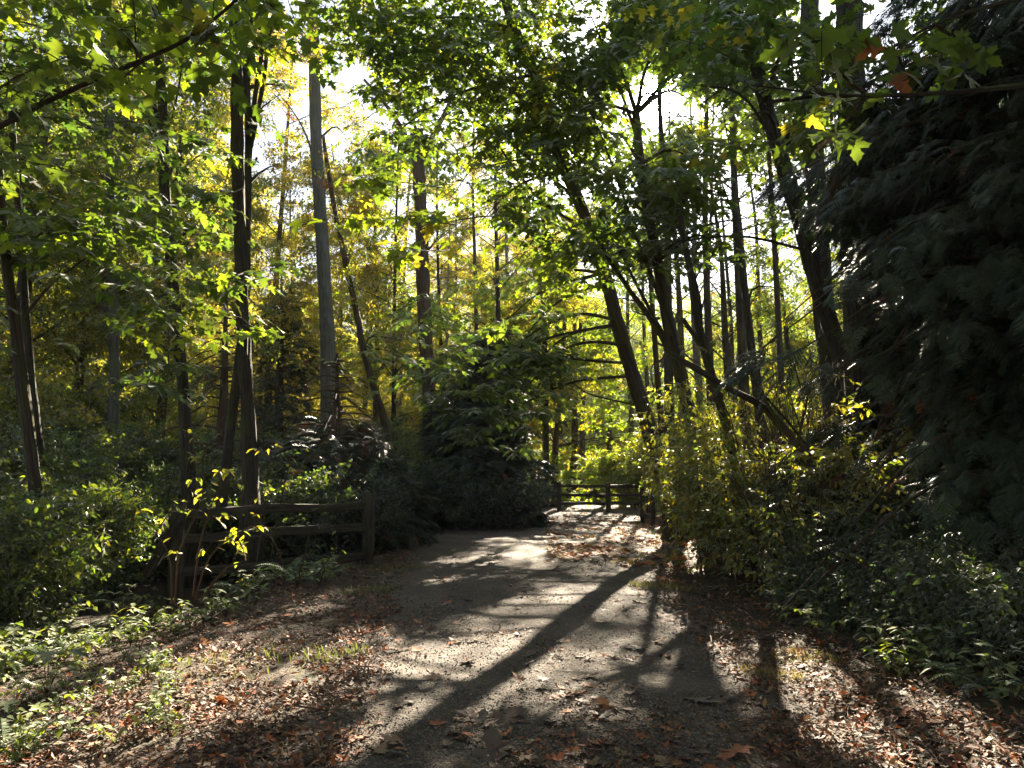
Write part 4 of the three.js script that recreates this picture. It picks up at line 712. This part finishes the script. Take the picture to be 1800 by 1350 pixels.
const stickGeo = (s) => { reseed(s); const mb = new MB(); let p = V(-0.12, 0.006, 0); for (let k = 0; k < 4; k++) { const q = p.clone().add(V(0.06, U(-0.008, 0.014), U(-0.02, 0.02))); stick(mb, p, q, 0.004 - 0.0007 * k, 0.0034 - 0.0007 * k); p = q; } return mb.geo(); };
strew('fallen_twigs', 'bare broken twigs lying in the litter of the banks', [stickGeo(151), stickGeo(152)], 900, () => (R() < 0.5 ? bankPlace(-1, 3, 0.6, 2.2) : bankPlace(1, 3, 0.6, 2.2))(), () => pick([[0.5, 0.45, 0.4], [0.9, 0.8, 0.7], [0.35, 0.3, 0.26]]));
// the leaves one can pick out singly
const fineDead = [deadLeaf(91, true), deadLeaf(92, true), deadLeaf(93, true), deadLeaf(94, true), deadLeaf(95, true)];
const deadMats = Object.fromEntries(Object.entries(DEAD).map(([k, c]) => [k, tint(LEAF.dead, c)]));
function fallen(px, py, s, col, label, group) {
  const p = onGround(px, py), m = new THREE.Mesh(pick(fineDead), deadMats[col]); m.name = numbered('fallen_leaf'); m.castShadow = m.receiveShadow = true;
  m.position.copy(p).add(V(0, 0.01, 0)); m.rotation.set(U(-0.25, 0.25), U(0, 6.28), U(-0.25, 0.25), 'YXZ'); m.scale.set(s, s * U(0.7, 1.2), s); scene.add(m);
  tag(m, label, 'leaf', group);
}
reseed(707);
for (const [x, y, s, c, l] of [[895, 1264, 0.24, 'brown', 'largest reddish-brown maple leaf lying in the middle of the near path'], [1062, 1246, 0.19, 'tan', 'curled tan maple leaf right of the largest reddish one'], [1236, 1236, 0.2, 'grey', 'dull grey-brown curled leaf toward the right of the near path'], [868, 1326, 0.22, 'grey', 'flat grey maple leaf at the bottom edge below the reddish leaf'], [1290, 1328, 0.22, 'rust', 'ragged rust leaf at the bottom edge right of the path centre'], [1452, 1288, 0.17, 'brown', 'rolled brown leaf where the path meets the right bank'], [1163, 1020, 0.2, 'orange', 'glowing orange leaf on the bright grass tuft'], [1190, 1024, 0.17, 'orange', 'orange leaf beside the bright grass tuft, right of its twin'], [1332, 1064, 0.2, 'orange', 'lone bright orange leaf halfway along the right bank'], [1584, 1266, 0.16, 'rust', 'dark red leaf in the sunlit patch at lower right'], [1778, 1338, 0.17, 'orange', 'orange leaf in the lower right corner'], [1480, 1148, 0.18, 'rust', 'red leaf among litter below the low shrubs'], [1400, 1152, 0.18, 'orange', 'orange-red leaf at the edge of the right bank litter'], [1372, 1250, 0.2, 'brown', 'dark crumpled leaf near the right path edge'], [690, 1306, 0.15, 'tan', 'pale torn leaf in the small lit spot at lower left of the path'], [1042, 1310, 0.15, 'rust', 'rust leaf at the top of the lit spot on the near path'], [390, 1240, 0.16, 'rust', 'red leaf on the lit litter of the left bank'], [290, 1176, 0.16, 'orange', 'bright orange leaf on the left bank litter'], [360, 1135, 0.16, 'orange', 'orange leaf near the top of the lit left bank'], [320, 1090, 0.16, 'rust', 'red leaf caught among the low plants on the left bank'], [405, 1100, 0.15, 'orange', 'orange leaf below the low plants'], [85, 1048, 0.17, 'orange', 'orange leaf lying on the fern']])
  fallen(x, y, s, c, l);
for (let k = 0; k < 90; k++) { const y = lerp(960, 1345, Math.pow(R(), 0.8)), t = (y - 900) / 450, x = lerp(900 - 170 - 240 * t, 900 + 300 + 260 * t, R()); fallen(x, y, U(0.08, 0.15), pick(['brown', 'brown', 'brown', 'grey', 'tan']), 'dry brown curled maple leaf scattered with others on the gravel path', 'dry maple leaves on the gravel path'); }

// living leaves large enough to tell apart
const freshLeaf = (s, outline, o) => { reseed(s); const mb = new MB(); leaf(mb, outline, new THREE.Matrix4(), { fold: U(0, 0.25), curl: U(0.05, 0.4), ...o }); stick(mb, V(0, 0, 0), V(0, -0.45, 0), 0.012, 0.01); return mb.geo(); };
const bigMaple = [1, 2, 3, 4].map((k) => freshLeaf(110 + k, MAPLE_FINE, { wave: 0.03 })), bigOvate = [1, 2, 3].map((k) => freshLeaf(120 + k, OVATE, {}));
const leafCol = {}; for (const k of ['maple', 'mapleLit', 'gold', 'green', 'shrub', 'shrubGold', 'rust']) leafCol[k] = tint(LEAF.maple, C[k]);
function addLeaf(root, geo, mat, p, dir, up, s) {
  const m = new THREE.Mesh(geo, mat); m.name = 'leaf'; pose(p.clone().sub(root.position), dir, up, s).decompose(m.position, m.quaternion, m.scale); m.castShadow = m.receiveShadow = true; root.add(m);
}
function bough(root, pts, d, n, spread, cols, smin, smax, sub = 5) {   // a twig with leaves of its own
  const mb = new MB(), line = px3(pts, d), c = tubeTo(mb, line, [0.014, 0.004], { seg: 5, step: 0.2 }), ends = [];
  for (let k = 0; k < sub; k++) { const p = c.getPoint(U(0.25, 1)), e = p.clone().add(V(U(-1, 1), U(-0.5, 0.3), U(-1, 1)).multiplyScalar(spread)); tubeTo(mb, [p, p.clone().lerp(e, 0.5).add(V(0, 0.04, 0)), e], [0.006, 0.003], { seg: 4, step: 0.2, cap: false }); ends.push([p, e]); }
  part(root, 'twig', mb.geo(), BARK.brown);
  for (let k = 0; k < n; k++) {
    const [a, b] = k % 3 ? pick(ends) : [c.getPoint(U(0.3, 0.6)), c.getPoint(1)], p = a.clone().lerp(b, U(0.3, 1.05)).add(V(U(-0.1, 0.1), U(-0.1, 0.06), U(-0.1, 0.1)));
    addLeaf(root, pick(bigMaple), leafCol[pick(cols)], p, V(U(-1, 1), U(-0.9, 0.1), U(-1, 1)), V(U(-0.5, 0.5), 1, U(-0.5, 0.5)), U(smin, smax));
  }
}
reseed(808);
{
  const left = scene.children.find((o) => o.userData.label?.startsWith('dark bough slanting')), twin = scene.children.find((o) => o.userData.label?.startsWith('black broken-topped')), lean = scene.children.find((o) => o.userData.label?.startsWith('long leaning maple'));
  bough(left, [[-40, 180], [40, 130], [130, 95]], 6, 16, 0.45, ['maple', 'mapleLit', 'green'], 0.16, 0.24);
  bough(left, [[110, 165], [60, 150], [20, 170]], 6.3, 10, 0.4, ['maple', 'green'], 0.14, 0.2);
  bough(left, [[250, 106], [220, 60], [190, 20]], 6.3, 20, 0.4, ['maple', 'mapleLit', 'mapleLit'], 0.16, 0.24);
  bough(left, [[330, 68], [345, 50], [370, 30]], 6.4, 16, 0.4, ['maple', 'green', 'gold'], 0.16, 0.24);
  bough(left, [[250, 106], [225, 130], [200, 150]], 6.4, 12, 0.4, ['maple', 'mapleLit'], 0.14, 0.22);
  bough(left, [[-60, 260], [0, 270], [70, 290]], 6.6, 18, 0.5, ['green', 'maple'], 0.14, 0.22);
  bough(twin, [[480, -20], [460, 0], [490, 20]], 8, 22, 0.45, ['mapleLit', 'mapleLit', 'maple'], 0.18, 0.26);
  bough(twin, [[428, 330, 12.5], [390, 345, 12], [330, 360, 12]], 12, 22, 0.6, ['maple', 'green'], 0.18, 0.26);
  bough(twin, [[428, 480, 12.5], [400, 490, 12], [345, 500, 12]], 12, 20, 0.5, ['maple', 'mapleLit'], 0.18, 0.26);
  bough(twin, [[428, 570, 12.5], [450, 580, 12], [485, 588, 12]], 12, 14, 0.35, ['mapleLit', 'maple'], 0.18, 0.26);
  bough(lean, [[800, 395, 15], [720, 385, 13], [620, 385, 12]], 13, 46, 0.8, ['mapleLit', 'mapleLit', 'maple', 'gold'], 0.2, 0.3, 9);
  bough(lean, [[780, 330, 15], [700, 320, 13], [640, 315, 12]], 13, 34, 0.7, ['mapleLit', 'maple', 'maple'], 0.2, 0.3, 8);
  bough(lean, [[800, 440, 15], [740, 440, 13], [690, 430, 12]], 13, 30, 0.7, ['mapleLit', 'maple', 'gold'], 0.2, 0.3, 7);
  bough(lean, [[930, 590, 18], [880, 585, 17], [850, 580, 16]], 17, 24, 0.6, ['mapleLit', 'maple'], 0.2, 0.3, 6);
  const right = tree('maple_tree', 'leafy maple bough with large leaves reaching in from the right above the dark cedar', { d: 5.2, r: 0.17, bark: 'dark', foot: V(5.6, 0, -4.4), trunk: [[2330, -200], [2300, 500], [2320, 900]], limbs: [[[[2310, 60], [2000, 120], [1700, 160], [1500, 168], [1320, 150]], 0.03, 0.006, 5.2, 5], [[[2310, 0], [1900, -20], [1650, 40], [1560, 90]], 0.025, 0.006, 5.4, 5]] });
  bough(right, [[1520, 165], [1470, 120], [1440, 60]], 5.2, 20, 0.4, ['green', 'maple', 'maple'], 0.18, 0.26);
  bough(right, [[1500, 168], [1460, 170], [1400, 130]], 5.3, 12, 0.3, ['green', 'maple', 'gold'], 0.12, 0.2);
  bough(right, [[1520, 170], [1480, 220], [1450, 240]], 5.3, 12, 0.3, ['green', 'maple'], 0.13, 0.22);
  bough(right, [[1600, 60], [1580, 90], [1590, 130]], 5.5, 14, 0.35, ['maple', 'green', 'rust'], 0.13, 0.22);
  bough(right, [[1640, 40], [1680, 70], [1700, 110]], 5.5, 14, 0.4, ['green', 'maple'], 0.13, 0.22);
}
// the sunny shrub before the fence
function leggyShrub(label, stems, d, n, cols, s0, s1) {
  const foot = stems[0][0], p0 = P(foot[0], foot[1], d); p0.y = height(p0.x, p0.z);
  const root = thing('leggy_shrub', label, 'shrub', p0);
  for (const st of stems) {
    const mb = new MB(), line = px3(st, d).map((p) => p.add(V(0, 0, U(-0.15, 0.15)))), c = tubeTo(mb, line, [0.011, 0.004], { seg: 5, step: 0.15, cap: false }), tips = [c];
    for (let k = 0; k < 5; k++) { const p = c.getPoint(U(0.2, 0.95)), e = p.clone().add(V(U(-1, 1), U(-0.2, 0.7), U(-1, 1)).multiplyScalar(0.26)); tips.push(tubeTo(mb, [p, p.clone().lerp(e, 0.6).add(V(0, 0.02, 0)), e], [0.005, 0.002], { seg: 4, step: 0.12, cap: false })); }
    part(root, 'stem', mb.geo(), BARK.brown);
    for (let k = 0; k < n; k++) { const q = pick(tips), t = q === c ? U(0.35, 1) : U(0.2, 1), p = q.getPoint(t), T = q.getTangent(t); addLeaf(root, pick(bigOvate), leafCol[pick(cols)], p, V(U(-1, 1), U(-0.9, 0.5), U(-1, 1)).addScaledVector(T, 0.6), V(U(-0.7, 0.7), 1, U(-0.7, 0.7)), U(s0, s1)); }
  }
  return root;
}
reseed(909);
leggyShrub('slender shrub with glowing yellow leaves standing before the left end of the fence', [[[318, 1060], [330, 960], [345, 880], [372, 790], [400, 765]], [[330, 1050], [350, 950], [385, 860], [398, 820]], [[330, 1060], [360, 990], [400, 950], [440, 925]], [[345, 1060], [390, 1000], [430, 985], [425, 940]], [[310, 1060], [300, 980], [290, 930], [310, 880]]], 6.6, 26, ['shrubGold', 'shrubGold', 'shrub', 'gold'], 0.05, 0.085);
leggyShrub('thin vine-like shrub with yellow leaves against the broken twin trunk', [[[455, 990], [460, 900], [470, 820], [455, 740]], [[470, 990], [490, 900], [510, 830], [520, 780]]], 11.5, 30, ['shrub', 'shrubGold', 'gold'], 0.06, 0.11);
leggyShrub('dim shrub with a few pale leaves behind the lower fence rails', [[[530, 1000], [540, 930], [525, 900]], [[500, 1000], [480, 940], [455, 930]], [[560, 1010], [590, 960], [585, 930]]], 11, 14, ['shrub', 'maple'], 0.06, 0.1);
// low plants along the left bank
function lowPlant(label, group) {
  const root = thing('low_plant', label, 'plant', V(0, 0, 0), group), mb = new MB(), spots = [];
  for (let k = 0; k < 5; k++) { const a = k * 1.3 + U(-0.4, 0.4), h = U(0.12, 0.3), e = V(Math.cos(a) * U(0.04, 0.2), h, Math.sin(a) * U(0.04, 0.2)); tubeTo(mb, [V(0, 0, 0), V(e.x * 0.4, h * 0.6, e.z * 0.4), e], [0.004, 0.002], { seg: 4, step: 0.08, cap: false }); spots.push(e, V(e.x * 0.5, h * 0.62, e.z * 0.5)); }
  part(root, 'stems', mb.geo(), BARK.brown);
  const col = [['shrub', 'mapleLit', 'maple'], ['shrub', 'shrubGold', 'mapleLit'], ['shrub', 'maple']][Math.floor(R() * 3)];
  for (const s of spots) for (let j = 0; j < 3; j++) { const a = U(0, 6.28); addLeaf(root, pick(bigOvate), leafCol[pick(col)], s.clone().add(V(Math.cos(a) * 0.012, U(-0.02, 0.01), Math.sin(a) * 0.012)), V(Math.cos(a), U(-0.45, 0.15), Math.sin(a)), V(U(-0.3, 0.3), 1, U(-0.3, 0.3)), U(0.055, 0.095)); }
  return root;
}
const plants = [lowPlant('', ''), lowPlant('', ''), lowPlant('', ''), lowPlant('', '')];
const setPlant = (o, p, s, label, group) => { o.position.copy(p); o.scale.setScalar(s); o.rotation.y = U(0, 6.28); tag(o, label, 'plant', group); };
let pi = 0;
const plantAt = (p, s, label, group) => { const o = pi < 4 ? plants[pi] : pick(plants).clone(); if (pi >= 4) { o.name = numbered('low_plant'); scene.add(o); } pi++; setPlant(o, p, s, label, group); };
for (let k = 0; k < 78; k++) { const t = R(), x = lerp(-30, 580, t) + U(-20, 20), y = lerp(1165, 1052, Math.pow(t, 0.8)) + U(-55, 25); plantAt(gy(G(x, y, -0.25)), U(0.8, 1.5), 'leafy low plant in the sunlit row along the top of the left bank', 'low plants along the left bank'); }
for (let k = 0; k < 40; k++) plantAt(gy(G(U(-20, 300), U(1150, 1345), -0.2)), U(0.5, 1), 'small green seedling growing through the litter of the left bank', 'seedlings in the left bank litter');
for (let k = 0; k < 34; k++) { const t = R(); plantAt(gy(G(lerp(1330, 1830, t) + U(-30, 30), lerp(1050, 1210, t) + U(-20, 40), 0.1)), U(0.7, 1.4), 'small dark plant at the foot of the right-hand shrubs', 'small plants at the foot of the right shrubs'); }
// broad leaves at lower left
function broadPlant(label, px, py, n, s) {
  const p = gy(G(px, py, -0.25)), root = thing('broad_leaved_plant', label, 'plant', p), mb = new MB();
  for (let k = 0; k < n; k++) { const a = k * 2.4 + U(-0.3, 0.3), h = U(0.2, 0.42), e = p.clone().add(V(Math.cos(a) * U(0.05, 0.22), h, Math.sin(a) * U(0.05, 0.22))); tubeTo(mb, [p, p.clone().lerp(e, 0.5).add(V(0, 0.06, 0)), e], [0.005, 0.003], { seg: 4, step: 0.1, cap: false }); addLeaf(root, pick(bigMaple), leafCol[pick(['green', 'maple', 'maple', 'mapleLit'])], e, V(Math.cos(a), U(-0.6, -0.1), Math.sin(a)), V(U(-0.3, 0.3), 1, U(-0.3, 0.3)), U(0.75, 1.15) * s); }
  part(root, 'stems', mb.geo(), BARK.brown);
}
reseed(1010);
broadPlant('broad-leaved plant with a large drooping green leaf near the left edge', 85, 1195, 6, 0.19); broadPlant('broad-leaved plant with dull green leaves low in the left corner', 25, 1265, 5, 0.17); broadPlant('yellowing broad-leaved plant at the left edge below the fern', 10, 1150, 7, 0.15); broadPlant('broad-leaved plant among the low plants in front of the shrub', 230, 1110, 5, 0.13);
// ferns
const fronds = [fernFrond(131, 0.75), fernFrond(132, 0.75), fernFrond(133, 0.75)], fernMat = tint(LEAF.fern, C.fern);
function fern(label, p, n, s) {
  const root = thing('fern', label, 'fern', gy(p), undefined);
  for (let k = 0; k < n; k++) { const m = new THREE.Mesh(fronds[k % 3], fernMat); m.name = 'frond'; m.rotation.set(U(-0.2, 0.2), k / n * 6.28 + U(-0.25, 0.25), U(-0.1, 0.5), 'YXZ'); m.scale.setScalar(s * U(0.75, 1.15)); m.castShadow = m.receiveShadow = true; root.add(m); }
}
fern('large sunlit sword fern arching over the left bank', G(110, 1075, -0.3), 13, 1.1); fern('sword fern in the bottom left corner', G(10, 1330, -0.2), 11, 0.7); fern('fern beside the large sunlit one, toward the fence', G(200, 1050, -0.3), 10, 0.8);
fern('dim fern under the fence rails next to the corner post', V((585 - 900) / FPX * 12.4, 0, -12.4), 12, 1); fern('dim fern under the middle of the fence rails', V((530 - 900) / FPX * 12.0, 0, -12), 12, 1.1); fern('dim fern near the left end of the fence rails', V((440 - 900) / FPX * 11.8, 0, -11.8), 11, 1); fern('fern beyond the back fence section beside the clearing', V((720 - 900) / FPX * 20, 0, -20), 12, 1); fern('fern at the left edge behind the low plants', G(-10, 1090, -0.3), 12, 1.1);
fern('dark fern under the low shrubs at the right edge', V((1700 - 900) / FPX * 5.6, 0, -5.6), 11, 0.8); fern('dark fern on the right bank below the bare mossy bough', V((1450 - 900) / FPX * 8.2, 0, -8.2), 11, 0.8); fern('fern in the shadowy undergrowth left of the slanting timber', V((150 - 900) / FPX * 9, 0, -9), 12, 1.1); fern('fern at the left edge behind the low plants, half in shade', V((40 - 900) / FPX * 8, 0, -8), 12, 1.1);
// grass
function grassTuft(label, px, py, r, n, h, c) {
  const p = onGround(px, py), mb = new MB();
  for (let k = 0; k < n; k++) { const a = U(0, 6.28), q = Math.sqrt(R()) * r, x = Math.cos(a) * q * 1.3, z = Math.sin(a) * q, l = h * U(0.4, 1.1), b = U(0, 6.28), y0 = pathTop(p.x + x, p.z + z) - p.y, g = U(0.7, 1.2), w = 0.0022, cc = [g, g, g * 0.8]; const i = mb.v(x - w, y0, z, 0, 0, cc), j = mb.v(x + w, y0, z, 0, 0, cc), bx = Math.cos(b) * l * 0.35, bz = Math.sin(b) * l * 0.35, e = mb.v(x + bx * 0.4 + w, y0 + l * 0.7, z + bz * 0.4, 0, 0, cc), f = mb.v(x + bx, y0 + l, z + bz, 0, 0, cc); mb.t(i, j, e); mb.t(i, e, f); }
  const m = new THREE.Mesh(mb.geo(), tint(LEAF.fern, c)); m.name = numbered('grass'); m.position.copy(p); m.userData.kind = 'stuff'; m.userData.label = label; m.castShadow = m.receiveShadow = true; scene.add(m);
}
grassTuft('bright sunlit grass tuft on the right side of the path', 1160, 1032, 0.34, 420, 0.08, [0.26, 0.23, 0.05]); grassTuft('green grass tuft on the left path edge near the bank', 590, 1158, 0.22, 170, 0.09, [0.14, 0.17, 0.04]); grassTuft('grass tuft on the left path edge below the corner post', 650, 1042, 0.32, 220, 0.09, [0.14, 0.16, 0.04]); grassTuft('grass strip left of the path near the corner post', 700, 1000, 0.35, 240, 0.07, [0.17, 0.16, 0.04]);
grassTuft('yellowed grass patch at the right path edge', 1355, 1190, 0.2, 260, 0.07, [0.26, 0.21, 0.06]); grassTuft('grass growing at the foot of the back fence section', 760, 918, 0.9, 900, 0.12, [0.1, 0.14, 0.03]); grassTuft('grass patch in the right bank litter', 1420, 1160, 0.25, 260, 0.07, [0.18, 0.16, 0.05]); grassTuft('sparse grass on the left bank litter', 400, 1170, 0.7, 300, 0.09, [0.15, 0.16, 0.05]);

scene.fog = new THREE.FogExp2(0xe6ecff, 0.0003);
renderer.render(scene, camera);
